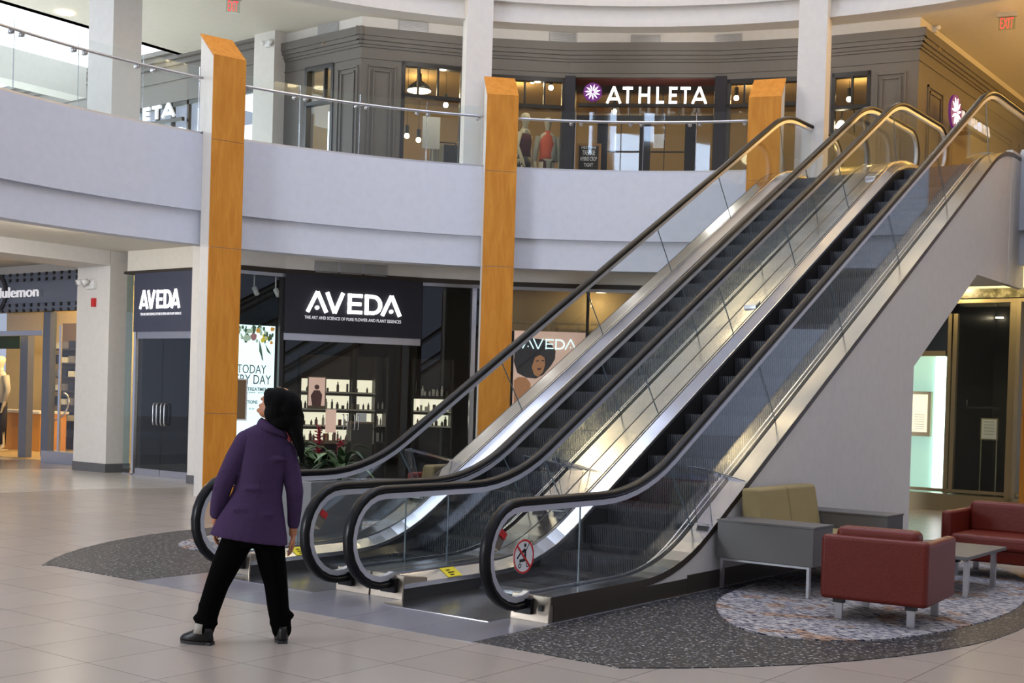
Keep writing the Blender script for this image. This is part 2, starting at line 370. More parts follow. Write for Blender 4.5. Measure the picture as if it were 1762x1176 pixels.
o = B().prism(smooth_poly([(2*XM-x, y-.02) for x, y in rugp]),2,.005,.014).build('carpet_inlay','rug'); tag(o,'mottled carpet inlay in the dark terrazzo, left of the escalators','carpet','carpet inlays')

# ================================================================== SETTING: balcony and ceilings
S107 = lambda z: 1.6+(z-1.6)*1.07
ZT, ZB, ZL = S107(5.2), S107(4.125), S107(3.66)
L0, L1, Q0, Q1 = 105.9, 206, 48, 82.6
for nm, a0, a1 in (('wall_left_fascia',L0,L1),('wall_right_fascia',Q0,Q1)):
    arc_band(nm, a0, a1, [(RB,ZB),(RB,ZT),(RB+.3,ZT),(RB+.3,ZB)], 'fascia')
    arc_band(nm+'_lower', a0, a1, [(RB+.07,ZL),(RB+.07,ZB),(RB+.35,ZB),(RB+.35,ZL)], 'fascia')
    arc_band('floor_upper' , a0, a1, [(RB+.31,4.15),(RB+.31,5.18),(30,5.18),(30,4.15)], 'cream')
    arc_band('trim_glazing_shoe', a0, a1, [(RB+.03,ZT),(RB+.03,ZT+.035),(RB+.10,ZT+.035),(RB+.10,ZT)], 'steel_s')
struct(B().box(-8.66,-5.08,19.05,30,4.15,5.18), 'floor_landing', 'cream')
ZC = 8.98
cp = [tuple(pol(D(a_),9.9)[:2]) for a_ in range(30,176,4)]
struct(B().prism(cp+[(-22.58,pol(D(174),9.9).y),(-22.58,44),(12,44),(12,pol(D(30),9.9).y)],2,ZC,ZC+.2),'ceiling','cream')
struct(B().box(-22.6,-22.4,9,44,ZC,ZC+1.2),'wall_skylight_reveal','white'); struct(B().box(-31,-22.6,2,44,10.6,10.7),'window_skylight','sky_win'); struct(B().box(-31.2,-31,2,20,5.18,10.6),'window_far_left_end','sky_win')
arc_band('wall_bulkhead', 30, 215, [(9.63,8.04),(9.63,8.38),(9.55,8.38),(9.55,8.47),(9.63,8.47),(9.63,9.2),(9.55,9.2),(9.55,10.4),(9.95,10.4),(9.95,8.04)], 'white')
arc_band('trim_bulkhead', 30, 215, [(9.52,8.02),(9.52,8.09),(9.64,8.09),(9.64,8.02)], 'white')

# ---- wood clad posts round the well
def wood_post(a, label, seams):
    a = D(a); c = pol(a,8.667); t = Vector((-math.sin(a), math.cos(a), 0)); r = Vector((math.cos(a), math.sin(a), 0))
    # frame: u along viewer's right (= -t), v outward
    m = Matrix(((-t.x,r.x,0,c.x),(-t.y,r.y,0,c.y),(0,0,1,0),(0,0,0,1)))
    T = thing('clad_post', label, 'post', (c.x,c.y,0), 'wood clad posts round the well')
    h = .26
    B(m).prism([(.02,0),(.02,6.56),(.49,6.955),(.49,ZT+.04),(.345,ZT+.04),(.345,0)],0,-h+.012,h-.012).build('core','white',T)
    zs = [0]+seams+[6.575]
    for z0, z1 in zip(zs[:-1], zs[1:]):
        B(m).box(-h,h,0,.022,z0+.004,z1-.004).build('veneer_panel','wood',T)
    B(m).add([(-h,0,6.575),(h,0,6.575),(h,.5,6.985),(-h,.5,6.985),(-h,.02,6.55),(h,.02,6.55),(h,.5,6.955),(-h,.5,6.955)],
        [(0,1,2,3),(7,6,5,4),(0,4,5,1),(1,5,6,2),(2,6,7,3),(3,7,4,0)]).build('sloping_cap','wood',T)
    return T
def zr(x, y, R=8.667): return on_r(x,y,R).z
wood_post(165.28, 'maple clad square post with sloping top, left of the purple-coated person', [zr(378,712),zr(385,427),zr(392,243)])
wood_post(135.71, 'maple clad square post with sloping top, between the lit sign and the afro-portrait poster', [zr(845,742),zr(855,459),zr(862,295)])
wood_post(107.55, 'short-looking maple clad post with sloping top, rising behind the leftmost escalator handrail', [2.1,4.17,5.24])
wood_post(78.9, 'maple clad post at the right edge of the view, beside the dark shop', [1.6,4.17])

# ---- glass balustrade round the well
ZR, ZG = S107(5.97), S107(6.14)
def ga(x, y): return math.degrees(ang(on_r(x,y,RB))) % 360
jt = [206,198,192, ga(29,100), ga(140,100), ga(250,150), 167.15]
def guard(spans, name, label, rail_span, stand):
    T = thing('glass_balustrade', label, 'balustrade', tuple(pol(D(rail_span[0]),RB,ZT)), 'curved glass balustrades')
    for a0, a1 in spans:
        n = 5; mb = B(); rr = []
        for i in range(n+1):
            a = D(a0+(a1-a0)*i/n + (-.05 if i == 0 else .05 if i == n else 0)*(1 if a0 < a1 else -1)*-1)
            rr.append([pol(a,RB+.06,ZT+.02),pol(a,RB+.075,ZT+.02),pol(a,RB+.075,ZG),pol(a,RB+.06,ZG)])
        mb.rings(rr).build('glass_pane','glass',T)
        for aa in (a0,a1): B().tube([pol(D(aa),RB+.067,ZT+.02),pol(D(aa),RB+.067,ZG)],.006,4).build('pane_edge','alu',T)
    n = 40
    B().tube([pol(D(rail_span[0]+(rail_span[1]-rail_span[0])*i/n),RB-.03,ZR) for i in range(n+1)],.022,8).build('handrail','steel_s',T,smooth=True)
    for a in stand:
        p = pol(D(a),RB+.05,S107(5.94)); q = pol(D(a),RB-.02,S107(5.94))
        st = B().tube([p,q],.034,10).build('standoff','steel_s',T,smooth=True)
        B().tube([pol(D(a),RB-.015,S107(5.94)),pol(D(a),RB-.03,ZR)],.008,6).build('rail_stem','steel_s',st)
guard([(jt[i],jt[i+1]) for i in range(6)], 'a', 'curved glass balustrade with grey rail, left of the post by the purple-coated person', (206,167.1), [-173.81+360,-174.83+360,180.02,178.92,173.66,172.0])
j2 = [163.4, ga(518,200), ga(621,200), ga(735,230), 137.5]
guard([(j2[i],j2[i+1]) for i in range(4)], 'b', 'curved glass balustrade with grey rail above the lit black sign board', (163.4,137.5), [162.6,157.41,156.25,150.92,149.81,144.49,143.32,137.99])
j3 = [133.9, ga(990,240), ga(1107,240), ga(1197,240), 109.4]
guard([(j3[i],j3[i+1]) for i in range(4)], 'c', 'curved glass balustrade with grey rail below the upper store entrance doors', (133.9,109.4), [128.07,127.02,121.79,120.69,115.57,114.54,109.9])
guard([(76.8,66)], 'd', 'curved glass balustrade right of the escalator landing', (76.9,60), [75,70])

# ---- white square columns upstairs
def sqcol(name, cen, w, d, rot, z0, z1, m='white'):
    mm = Matrix.Translation((cen[0],cen[1],0)) @ Matrix.Rotation(rot,4,'Z')
    o = B(mm).box(-w/2,w/2,-d/2,d/2,z0,z1).build(name, m); o['kind'] = 'structure'; return o
for px, w in ((824.5,.44),(1397,.46)):
    p = on_r(px,100,9.30); a = ang(p); c = pol(a,9.30+.23); sqcol('wall_column_upper', c, w, .46, a-PI/2, 5.18, 11)
cw = (-17.16,11.95); sqcol('wall_column_upper', (cw[0]-.33,cw[1]+.27), .66, .54, 0, 5.18, 11)

# ================================================================== GROUND FLOOR, dark shop round the well
RG = 11.0
def gf(x0, x1, R=RG): return Fr(on_r(x0,600,R), on_r(x1,600,R))
FP = Fr((-17.10,13.6), (-16.62,13.6))
struct(B(FP.m).box(-.02,.50,0,.5,0,4.15),'wall_pier','white')
struct(B(FP.m).box(-.03,.51,-.012,.51,0,.15),'baseboard_pier','baseb')
FA = Fr((-16.62,13.62), on_r(487,600,RG)); FB = gf(487,722); FC = gf(722,838); FD = gf(838,1012); FE = gf(1012,1200)
zs1 = FB.at(600,472)[1]                                  # underside of the plaster above the shop
for k, F in enumerate((FA,FB,FC,FD,FE)):
    struct(B(F.m).box(0,F.L,0,.25,zs1+.02,4.15), 'wall_shop_%s'%'abcde'[k], 'white')
    struct(B(F.m).box(0,F.L,-.02,.2,zs1-.06,zs1+.02), 'trim_shop_%s'%'abcde'[k], 'walnut')
    struct(B(F.m).box(0,F.L,-.01,.12,0,.10), 'trim_sill_%s'%'abcde'[k], 'steel_s')
def pane(F, u0, u1, z0, z1, name='window_pane', m='glass_s', v=.04):
    return struct(B(F.m).box(u0,u1,v,v+.012,z0,z1), name, m)
# air grille above the sign
u0, z1_ = FB.at(541,449); u1, _ = FB.at(667,455); zc = (FB.at(600,452)[1], FB.at(600,473)[1])
g = B(FB.m).box(u0,u1,-.012,-.002,zc[1],zc[0]).build('air_grille','steel_s'); tag(g,'long grey air grille in three bays above the lit black sign','air grille')
for k in range(3):
    a = u0+(u1-u0)*k/3+.02; b = u0+(u1-u0)*(k+1)/3-.02; mb = B(FB.m)
    n = 9
    for i in range(n): z = zc[1]+.015+(zc[0]-zc[1]-.03)*i/(n-1); mb.box(a,b,-.024,-.016,z-.006,z+.006)
    mb.box(a,b,-.016,-.012,zc[1]+.01,zc[0]-.01); mb.build('grille_bay','vent',g)
# big sign board
def letters_aveda(mb, u0, u1, z0, z1, v0, v1, w=None):
    W = u1-u0; H = z1-z0; w = w or H*.17
    def P(x, y): return (u0+x*W, z0+y*H)
    hw = w/W/2
    def Ash(x, wd):
        stroke(mb,[P(x+hw*.9,0),P(x+wd/2,1)],w,v0,v1); stroke(mb,[P(x+wd-hw*.9,0),P(x+wd/2,1)],w,v0,v1)
        disc(mb,P(x+wd/2,.22),w*.58,v0,v1)
    Ash(0,.225)
    stroke(mb,[P(.195+hw,1),P(.195+.10,0)],w,v0,v1); stroke(mb,[P(.395-hw,1),P(.195+.10,0)],w,v0,v1)
    e = .43
    stroke(mb,[P(e+hw,0),P(e+hw,1)],w,v0,v1)
    for y in (.095,.5,.905): stroke(mb,[P(e,y),P(e+(.15 if y != .5 else .14),y)],w,v0,v1)
    d = .61; stroke(mb,[P(d+hw,0),P(d+hw,1)],w,v0,v1)
    pts = [P(d,.905)]+[P(d+.085+.077*math.sin(t), .5+.405*math.cos(t)) for t in [PI*i/10 for i in range(11)]]+[P(d,.095)]
    stroke(mb,pts,w,v0,v1)
    for p in pts[1:-1]: disc(mb,p,w/2,v0,v1,10)
    Ash(.78,.22)
bz0 = FB.at(600,578)[1]; bz1 = zs1-.06
SB = B(FB.m).box(0,FB.L,-.10,.1,bz0,bz1).build('shop_sign','sign_dark'); tag(SB,'wide black sign board with glowing AVEDA letters facing the escalators','sign','AVEDA signs')
mb = B(FB.m); ua, za = FB.at(526,540,-.1); ub, zb = FB.at(691,505,-.1); zl0 = FB.at(608,541,-.1)[1]; zl1 = FB.at(608,506,-.1)[1]
letters_aveda(mb,ua,ub,zl0,zl1,-.15,-.10); mb.build('letters','lit',SB)
mb = B(FB.m); put_text(mb,'THE ART AND SCIENCE OF PURE FLOWER AND PLANT ESSENCES',FB.at(524,545,-.1)[0],FB.at(690,555,-.1)[0],FB.at(608,553,-.1)[1],FB.at(608,547.5,-.1)[1],v=-.104,depth=.006,bold=.012); mb.build('tagline','lit_soft',SB)
# doors below the sign
hz0 = FB.at(600,590)[1]
dr = struct(B(FB.m).box(0,FB.L,-.04,.06,hz0,bz0),'door_1','steel_s')
um = FB.at(605,650)[0]
for a, b in ((.04,um-.006),(um+.006,FB.L-.04)):
    p = B(FB.m).box(a,b,.0,.012,.03,hz0).build('door_leaf','glass_s',dr)
    B(FB.m).box(a,b,-.012,.022,.02,.12).build('bottom_rail','steel_s',p)
    uh = um-.10 if b < um else um+.10; zt = FB.at(592,714)[1]; zb_ = FB.at(592,739)[1]
    B(FB.m).tube([(uh-.035,-.0,zt),(uh-.035,-.05,zt),(uh-.035,-.06,zt-.04),(uh-.035,-.06,zb_+.04),(uh-.035,-.05,zb_),(uh-.035,0,zb_)],.011,8).build('pull_handle','steel_s',p,smooth=True)
    B(FB.m).tube([(uh+.035,-.0,zt),(uh+.035,-.05,zt),(uh+.035,-.06,zt-.04),(uh+.035,-.06,zb_+.04),(uh+.035,-.05,zb_),(uh+.035,0,zb_)],.011,8).build('pull_handle','steel_s',p,smooth=True)
pane(FA,.0,FA.L-.06,.1,zs1-.12); pane(FC,.04,FC.L,.1,zs1-.12); pane(FD,0,FD.L-.03,.1,zs1-.12); pane(FE,.03,FE.L,.1,zs1-.12)
for F, a, b in ((FA,.0,FA.L),(FC,0,FC.L),(FD,0,FD.L),(FE,0,FE.L)): struct(B(F.m).box(a,b,-.03,.06,zs1-.125,zs1-.065),'trim_head_rail','steel_s')
struct(B(FA.m).box(FA.L-.07,FA.L,-.02,.08,.1,zs1-.06),'trim_mullion','blackmetal'); struct(B(FC.m).box(FC.L-.30,FC.L-.22,-.02,.08,.1,zs1-.06),'trim_mullion','alu'); struct(B(FD.m).box(FD.L-.05,FD.L,-.01,.06,.1,zs1-.1),'trim_mullion','walnut')
# interior of the dark shop
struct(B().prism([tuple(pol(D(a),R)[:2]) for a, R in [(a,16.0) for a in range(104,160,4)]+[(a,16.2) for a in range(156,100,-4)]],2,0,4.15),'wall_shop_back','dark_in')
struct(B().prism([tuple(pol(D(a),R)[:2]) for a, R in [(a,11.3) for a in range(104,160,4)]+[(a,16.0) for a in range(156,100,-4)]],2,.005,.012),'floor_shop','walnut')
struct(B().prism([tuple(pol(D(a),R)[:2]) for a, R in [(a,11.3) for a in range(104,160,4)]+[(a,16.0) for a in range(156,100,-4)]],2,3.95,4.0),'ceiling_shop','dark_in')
# lit wall shelving seen through the doors
FS = gf(500,742,13.1)
def bottles(F, u0, u1, z, v, kinds, n, grp, lab, hh=(.08,.2)):
    for i in range(n):
        u = u0+(u1-u0)*(i+.5)/n+random.uniform(-.02,.02); h = random.uniform(*hh); r = random.uniform(.018,.03); m = random.choice(kinds)
        if random.random() < .35: o = B(F.m).box(u-r,u+r,v-r,v+r,z,z+h*.8).build('product_box',m)
        else: o = B().lathe([(r,0),(r,h*.65),(r*.45,h*.78),(r*.45,h)],tuple(F.w(u,v,z)),10).build('bottle',m,smooth=False)
        tag(o,lab,'bottle',grp)
def shelf_unit(F, x0, x1, rows, depth=.32):
    u0 = F.at(x0,720)[0]; u1 = F.at(x1,720)[0]
    T = thing('shelf_unit','%s'%'', 'shelf', tuple(F.w((u0+u1)/2,0,0)), None)
    mb = B(F.m)
    mb.box(u0-.03,u0,-depth,.03,0,2.35); mb.box(u1,u1+.03,-depth,.03,0,2.35); mb.box(u0,u1,0,.03,0,2.35); mb.build('carcass','walnut',T)
    for zt, zb, lit in rows:
        B(F.m).box(u0,u1,-depth,.0,zb-.025,zb).build('shelf_board','walnut' if not lit else 'prod_w',T)
        if lit: B(F.m).box(u0+.01,u1-.01,-.012,-.002,zb+.005,zt-.03).build('lit_back','shelf_lit',T)
    return T, u0, u1
def zz(F, y, x=620): return F.at(x,y)[1]
rows = [(zz(FS,652),zz(FS,676),True),(zz(FS,680),zz(FS,705),True),(zz(FS,709),zz(FS,733),True),(zz(FS,738),zz(FS,761),True),(zz(FS,765),zz(FS,790),False)]
T, a, b = shelf_unit(FS,513,640,rows); T['label'] = 'dark wall shelving with glowing backs behind the left glass door'
for (zt,zb,l), kn, n in zip(rows, (['prod_d'],['prod_w','prod_d'],['prod_r','prod_w'],['prod_w','orange','prod_r'],['prod_d']), (7,13,12,10,8)):
    bottles(FS,a+.05,b-.05,zb+.001,-.16,kn,n,'products on the shop shelves','small bottle or box on the shop shelving behind the glass doors')
rows2 = [(zz(FS,680),zz(FS,703),False),(zz(FS,709),zz(FS,731),True),(zz(FS,737),zz(FS,759),False)]
T, a, b = shelf_unit(FS,641,658,rows2); T['label'] = 'narrow dark display tower with cream bottles, right of the door handles'
for zt,zb,l in rows2: bottles(FS,a+.02,b-.02,zb+.001,-.2,['prod_w'],2,'cream bottles on the narrow tower','cream bottle on the narrow display tower',(.12,.24))
FS2 = gf(705,800,13.1)
rows3 = [(zz(FS2,655,750),zz(FS2,682,750),False),(zz(FS2,685,750),zz(FS2,708,750),True),(zz(FS2,712,750),zz(FS2,733,750),True)]
T, a, b = shelf_unit(FS2,708,772,rows3); T['label'] = 'lit wall shelving with brushes and jars behind the right-hand shop window'
for zt,zb,l in rows3: bottles(FS2,a+.05,b-.05,zb+.001,-.16,['prod_w','prod_d','prod_d'],8,'products behind the right-hand window','small jar or brush pot on the lit shelving behind the right window')
# portrait poster on a stand, counter and card stand
FI = gf(500,742,11.9)
def quad_px(F, x0, x1, y0, y1, v=0): return F.at(x0,(y0+y1)/2,v)[0], F.at(x1,(y0+y1)/2,v)[0], F.at((x0+x1)/2,y1,v)[1], F.at((x0+x1)/2,y0,v)[1]
u0,u1,z0,z1 = quad_px(FI,529,561,648,704)
P = B(FI.m).box(u0,u1,0,.02,z0,z1).build('display_poster','kraft'); tag(P,'small brown portrait poster hanging inside the left glass door','poster')
B(FI.m).box(u0+.02,u1-.02,-.003,0,z0+.06,z1-.02).build('print','p_pink',P); B(FI.m).tube([(u0+.03,.01,z1),(u0+.03,.01,3.95)],.002,4).tube([(u1-.03,.01,z1),(u1-.03,.01,3.95)],.002,4).build('hanging_wire','black',P)
mb = B(FI.m); mb.prism([(u0+.09,z0+.06),(u1-.09,z0+.06),(u1-.07,z0+.26),(u1-.12,z0+.34),(u0+.12,z0+.34),(u0+.06,z0+.24)],1,-.006,-.003); disc(mb,((u0+u1)/2,z0+.40),.045,-.006,-.003); mb.build('figure','prod_r',P)
u0,u1,z0,z1 = quad_px(FI,604,641,727,792)
Ct = thing('reception_counter','tall narrow dark counter just inside the right glass door','counter',tuple(FI.w((u0+u1)/2,.2,0)))
B(FI.m).box(u0,u1,0,.45,.012,z1-.03).build('body','walnut',Ct); B(FI.m).box(u0-.02,u1+.02,-.02,.47,z1-.03,z1).build('top','kraft',Ct)
k = B(FI.m).box(u0+.12,u0+.30,.1,.12,z1,z1+.17).build('card_holder','whitep'); tag(k,'pale card holder standing on the dark narrow counter','card holder')
u0,u1,z0,z1 = quad_px(FI,562,580,705,745)
P = B(FI.m).box(u0,u1,.1,.12,z0,z1).build('display_card','p_pink'); tag(P,'pale pink display card leaning near the door handles','card')
u0,u1,z0,z1 = quad_px(FI,527,600,741,760)
Tb = thing('display_table','low brown table with product cards behind the red flowers','table',tuple(FI.w((u0+u1)/2,.3,0)))
B(FI.m).box(u0,u1,.1,.6,z0-.05,z0).build('top','kraft',Tb)
for uu in (u0+.04,u1-.04):
    for vv in (.14,.56): B(FI.m).box(uu-.02,uu+.02,vv-.02,vv+.02,.012,z0-.05).build('leg','walnut',Tb)
bottles(FI,u0+.05,u1-.1,z0+.001,.25,['prod_r'],7,'maroon bottles on the low table','maroon bottle on the low brown display table',(.12,.3))
# lit floral poster left of the doors
u0,u1,z0,z1 = quad_px(FA,404,471,560,742,.16)
P = thing('floral_poster','glowing pale blue poster with flowers and the words TODAY and DAY','poster',tuple(FA.w((u0+u1)/2,.16,z0)))
u0 = max(u0-.12,.05)
B(FA.m).box(u0,u1,.15,.18,z0-.4,z1).build('panel','poster_w',P)
def line_px(F, s, x0, x1, yb, yt, v, m, parent, nm='lettering', bold=0.0):
    a, za = F.at(x0,(yb+yt)/2,v); b, _ = F.at(x1,(yb+yt)/2,v); mb = B(F.m); put_text(mb,s,a,b,F.at((x0+x1)/2,yb,v)[1],F.at((x0+x1)/2,yt,v)[1],v=v,depth=.004,bold=bold); return mb.build(nm,m,parent)
line_px(FA,'TODAY',408,458,643,628,.145,'ink',P); line_px(FA,'EVERY DAY',388,466,661,645,.145,'ink',P)
line_px(FA,'HAIR TREATMENT',408,465,673,667,.145,'ink',P,bold=.02); line_px(FA,'pure-fume · aroma',416,458,678,674,.145,'ink',P)
line_px(FA,'SOLUTIONS',410,443,695,689,.145,'ink',P,bold=.02); line_px(FA,'30 min',428,438,705,702,.145,'ink',P)
random.seed(11)
mbs = {k: B(FA.m) for k in ('flor_g','flor_w','flor_y','flor_o','flor_p')}
def blob(key, x, y, r, n=7, el=1):
    u, z = FA.at(x,y,.145); pts = [(u+r*el*(1+.25*random.uniform(-1,1))*math.cos(2*PI*k/n), z+r*(1+.25*random.uniform(-1,1))*math.sin(2*PI*k/n)) for k in range(n)]
    v = .146-random.uniform(0,.006); mbs[key].prism(pts,1,v,v+.002)
for i in range(46): blob(random.choice(['flor_g','flor_g','flor_w']), random.uniform(410,471), 563+random.random()**1.5*26, random.uniform(.02,.055), 6, .6)
for x, y, k, r in ((444,569,'flor_o',.045),(469,567,'flor_o',.04),(457,580,'flor_y',.06),(452,586,'flor_y',.04),(467,590,'flor_o',.03),(436,580,'flor_p',.06),(425,582,'flor_w',.07),(429,570,'flor_w',.05)): blob(k,x,y,r,9)
for pts in ([(446,585),(450,600),(450,618),(453,622),(446,605)],[(456,592),(462,602),(467,611),(460,606)]):
    q = [FA.at(x,y,.145) for x, y in pts]; mbs['flor_g'].prism(q,1,.142,.145)
for k, mb in mbs.items(): mb.build('printed_flowers',k,P)
# grey menu board fixed by the first post
u0,u1,z0,z1 = quad_px(FA,400,425,652,724,-.05)
P = B(FA.m).box(u0-.1,u1,-.06,-.04,z0,z1).build('framed_notice','whitep'); tag(P,'small brown framed notice in front of the glowing floral poster','notice')
B(FA.m).box(u0-.08,u1-.03,-.065,-.06,z0+.03,z1-.02).build('notice','kraft',P)
# track spots top left window
for x, y in ((437,503),(474,506)):
    u, z = FA.at(x,y,.5); o = B(FA.m); o.tube([(u,.5,3.95),(u,.5,z+.05)],.012,6); o.tube([(u,.5,z+.08),(u+.03,.42,z-.04)],.045,8); tag(o.build('track_spotlight','whitep'),'white track spotlight behind the window above the floral poster','spotlight','track spotlights in the dark shop')
# portrait poster right of second post
u0,u1,z0,z1 = quad_px(FD,882,1012,571,790,.1)
P = thing('portrait_poster','tall lit AVEDA poster of a woman with a large afro, right of the second post','poster',tuple(FD.w((u0+u1)/2,.1,.2)))
B(FD.m).box(u0,u1-.03,.1,.13,.2,z1).build('panel','p_pink',P)
mb = B(FD.m); a = FD.at(898,600,.09)[0]; b = FD.at(992,600,.09)[0]; letters_aveda(mb,a,b,FD.at(930,601,.09)[1],FD.at(930,583,.09)[1],.085,.09,w=.022); mb.build('letters','poster_w',P)
def poly_px(mb, F, pts, v0, v1): mb.prism([F.at(x,y,v0) for x, y in pts],1,v0,v1)
mb = B(FD.m); poly_px(mb,FD,[(886,602),(897,588),(915,582),(935,585),(948,592),(956,604),(955,618),(948,630),(935,645),(922,652),(905,650),(890,642),(884,622)],.094,.1); mb.build('hair','p_hair',P)
mb = B(FD.m); poly_px(mb,FD,[(921,615),(930,611),(937,616),(938,628),(934,641),(926,649),(919,645),(915,632)],.090,.094); mb.build('face','p_skin',P)
mb = B(FD.m); poly_px(mb,FD,[(884,655),(892,649),(905,650),(913,660),(911,720),(884,730)],.090,.094); mb.build('shoulder','p_skin',P)
mb = B(FD.m); poly_px(mb,FD,[(924,634),(932,633),(930,637),(925,637)],.088,.090); mb.build('mouth','prod_r',P)
mb = B(FD.m); poly_px(mb,FD,[(922,621),(927,620),(927,622),(922,623)],.088,.09); poly_px(mb,FD,[(932,620),(936,620),(936,622),(932,622)],.088,.09); mb.build('eyes','p_hair',P)
# tan band built solid in place of bulkhead reflections in the right bays
struct(B(FD.m).box(0,FD.L+1.5,1.6,1.7,2.95,3.95),'wall_reflection_band','tan')
o = B(FD.m)
for uu in (.2,.8,1.3,1.8,2.2): o.box(uu,uu+.03,1.45,1.5,2.85,3.1)
o.box(0,3,1.46,1.5,3.1,3.13); tag(o.build('track_light_rail','brass'),'brass-coloured track with small spots behind the window above the portrait poster','track light')
point('shop_glow', tuple(pol(D(147),12.3,3.4)), 16, WARM); point('shop_glow', tuple(pol(D(124),12.2,3.5)), 14, WARM)

# ================================================================== GROUND FLOOR, corridor on the left
FL = Fr((-30,14.15),(-17.1,14.15))
def P4(F, x, y, v=0): return F.at(x,y,v)
ul = P4(FL,216,600)[0]; ur = FL.L; uj = P4(FL,231,650)[0]
zt = P4(FL,280,469)[1]; zb = P4(FL,280,571)[1]; zh = P4(FL,280,583)[1]
struct(B(FL.m).box(ul,ur,0,.3,zt+.05,4.15),'wall_left_corridor','cream')
struct(B(FL.m).box(ul-.02,ur,-.06,.3,zt,zt+.05),'trim_corridor_head','walnut')
SB2 = B(FL.m).box(uj,ur,-.05,.08,zb,zt).build('shop_sign','sign_slate'); tag(SB2,'slate-blue sign board with white AVEDA letters above the side glass doors on the left','sign','AVEDA signs')
mb = B(FL.m); a = FL.at(240,530,-.05)[0]; b = FL.at(310,530,-.05)[0]; letters_aveda(mb,a,b,FL.at(275,531,-.05)[1],FL.at(275,499,-.05)[1],-.062,-.05,w=.055); mb.build('letters','lit',SB2)
mb = B(FL.m); put_text(mb,'THE ART AND SCIENCE OF PURE FLOWER AND PLANT ESSENCES',FL.at(242,540,-.05)[0],FL.at(312,540,-.05)[0],FL.at(277,542.5,-.05)[1],FL.at(277,538,-.05)[1],v=-.055,depth=.006,bold=.01); mb.build('tagline','lit_soft',SB2)
u2 = P4(FL,238,600)[0]
dr = struct(B(FL.m).box(u2,ur,-.03,.06,zh,zb),'door_2','steel_s')
um = P4(FL,278,700)[0]
for a, b in ((u2,um-.006),(um+.006,ur-.02)):
    p = B(FL.m).box(a,b,0,.012,.02,zh).build('door_leaf','glass_s',dr)
    B(FL.m).box(a,b,-.012,.024,.015,.13).build('bottom_rail','steel_s',p)
    s = -1 if b < um+.01 else 1; z1_ = P4(FL,278,695)[1]; z0_ = P4(FL,278,732)[1]
    for q in (.06,.16): B(FL.m).tube([(um+s*q,0,z1_),(um+s*q,-.05,z1_),(um+s*q,-.065,z1_-.05),(um+s*q,-.065,z0_+.05),(um+s*q,-.05,z0_),(um+s*q,0,z0_)],.013,8).build('pull_handle','steel_s',p,smooth=True)
struct(B(FL.m).box(ul,uj,.0,.012,.1,zt-.02),'window_sidelight','glass_g'); struct(B(FL.m).box(uj-.01,uj+.05,-.02,.04,.0,zt),'trim_sidelight','alu'); struct(B(FL.m).box(ul,ur,-.02,.08,0,.02),'trim_threshold','steel_s')
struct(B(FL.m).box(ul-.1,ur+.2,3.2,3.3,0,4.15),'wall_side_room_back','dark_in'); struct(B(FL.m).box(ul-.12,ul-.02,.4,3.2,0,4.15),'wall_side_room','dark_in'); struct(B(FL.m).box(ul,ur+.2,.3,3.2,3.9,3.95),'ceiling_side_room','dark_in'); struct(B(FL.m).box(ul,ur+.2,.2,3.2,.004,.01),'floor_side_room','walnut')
# white column and plaster wall
xa = on_y(128,700,13.98).x; xb = on_y(184,700,13.98).x
struct(B().box(xa,xb,13.98,14.5,0,4.15),'wall_column_left','white'); struct(B().box(xa-.012,xb+.012,13.965,14.51,0,.17),'baseboard_column_left','baseb')
struct(B().box(xa,xb,4,13.97,3.88,4.15),'ceiling_beam','white')
# emergency light and alarm on the column
q = on_y(160,489,13.98)
o = thing('emergency_light','white twin-head emergency light high on the white column at the left','emergency light',(q.x,13.98,q.z))
B().box(q.x-.12,q.x+.12,13.90,13.98,q.z-.10,q.z+.06).build('housing','whitep',o,bev=.01)
for s in (-.16,.02): B().tube([(q.x+s,13.86,q.z+.05),(q.x+s-.03,13.76,q.z)],[.04,.065],10).build('lamp_head','whitep',o,smooth=True)
q = on_y(163,521,13.98); tag(B().box(q.x-.05,q.x+.05,13.93,13.98,q.z-.08,q.z+.08).build('alarm_box','red'),'small red fire alarm box on the white column below the emergency light','alarm')
# shop with orange counter
FU = Fr((-31,14.9),(xa+.1,14.9))
z0s = P4(FU,60,537)[1]; z1s = P4(FU,60,472)[1]
struct(B(FU.m).box(0,FU.L,0,.3,z1s,4.15),'wall_left_bulkhead','white')
SG = B(FU.m).box(0,FU.L,-.18,.1,z0s,z1s).build('shop_fascia_sign','luluslate'); tag(SG,'blue-grey riveted sign band reading lululemon at the far left','sign')
mb = B(FU.m); put_text(mb,'lululemon',FU.at(-12,507,-.3)[0],FU.at(69,507,-.3)[0],FU.at(30,512.5,-.3)[1],FU.at(30,494.5,-.3)[1],v=-.34,depth=.03,bold=.0); mb.build('letters','lit_soft',SG)
mb = B(FU.m); c = FU.at(-6,505,-.2); disc(mb,c,.42,-.22,-.18,28); mb.build('round_emblem','blackmetal',SG)
mb = B(FU.m); disc(mb,c,.33,-.225,-.21,28); mb.build('emblem_field','luluslate',SG)
mb = B(FU.m); H = z1s-z0s
for zz_ in (.05,.22,.78,.93):
    mb.box(0,FU.L,-.20,-.18,z0s+H*(zz_-.012),z0s+H*(zz_+.012))
mb.build('rib','luluslate',SG)
ulim = FU.at(-8,500,-.2)[0]; u = FU.L-.1; rv0 = None
while u > ulim:
    for zz_ in (.02,.16,.82,.96):
        if rv0 is None: rv0 = B(FU.m).box(u-.05,u,-.215,-.18,z0s+H*zz_-.035,z0s+H*zz_+.035).build('rivet','blackmetal',SG); ru, rz = u, zz_
        else: c_ = rv0.copy(); COL.objects.link(c_); c_.parent = SG; c_.location = rv0.location+FU.d*(u-ru)+Vector((0,0,H*(zz_-rz)))
    u -= .27
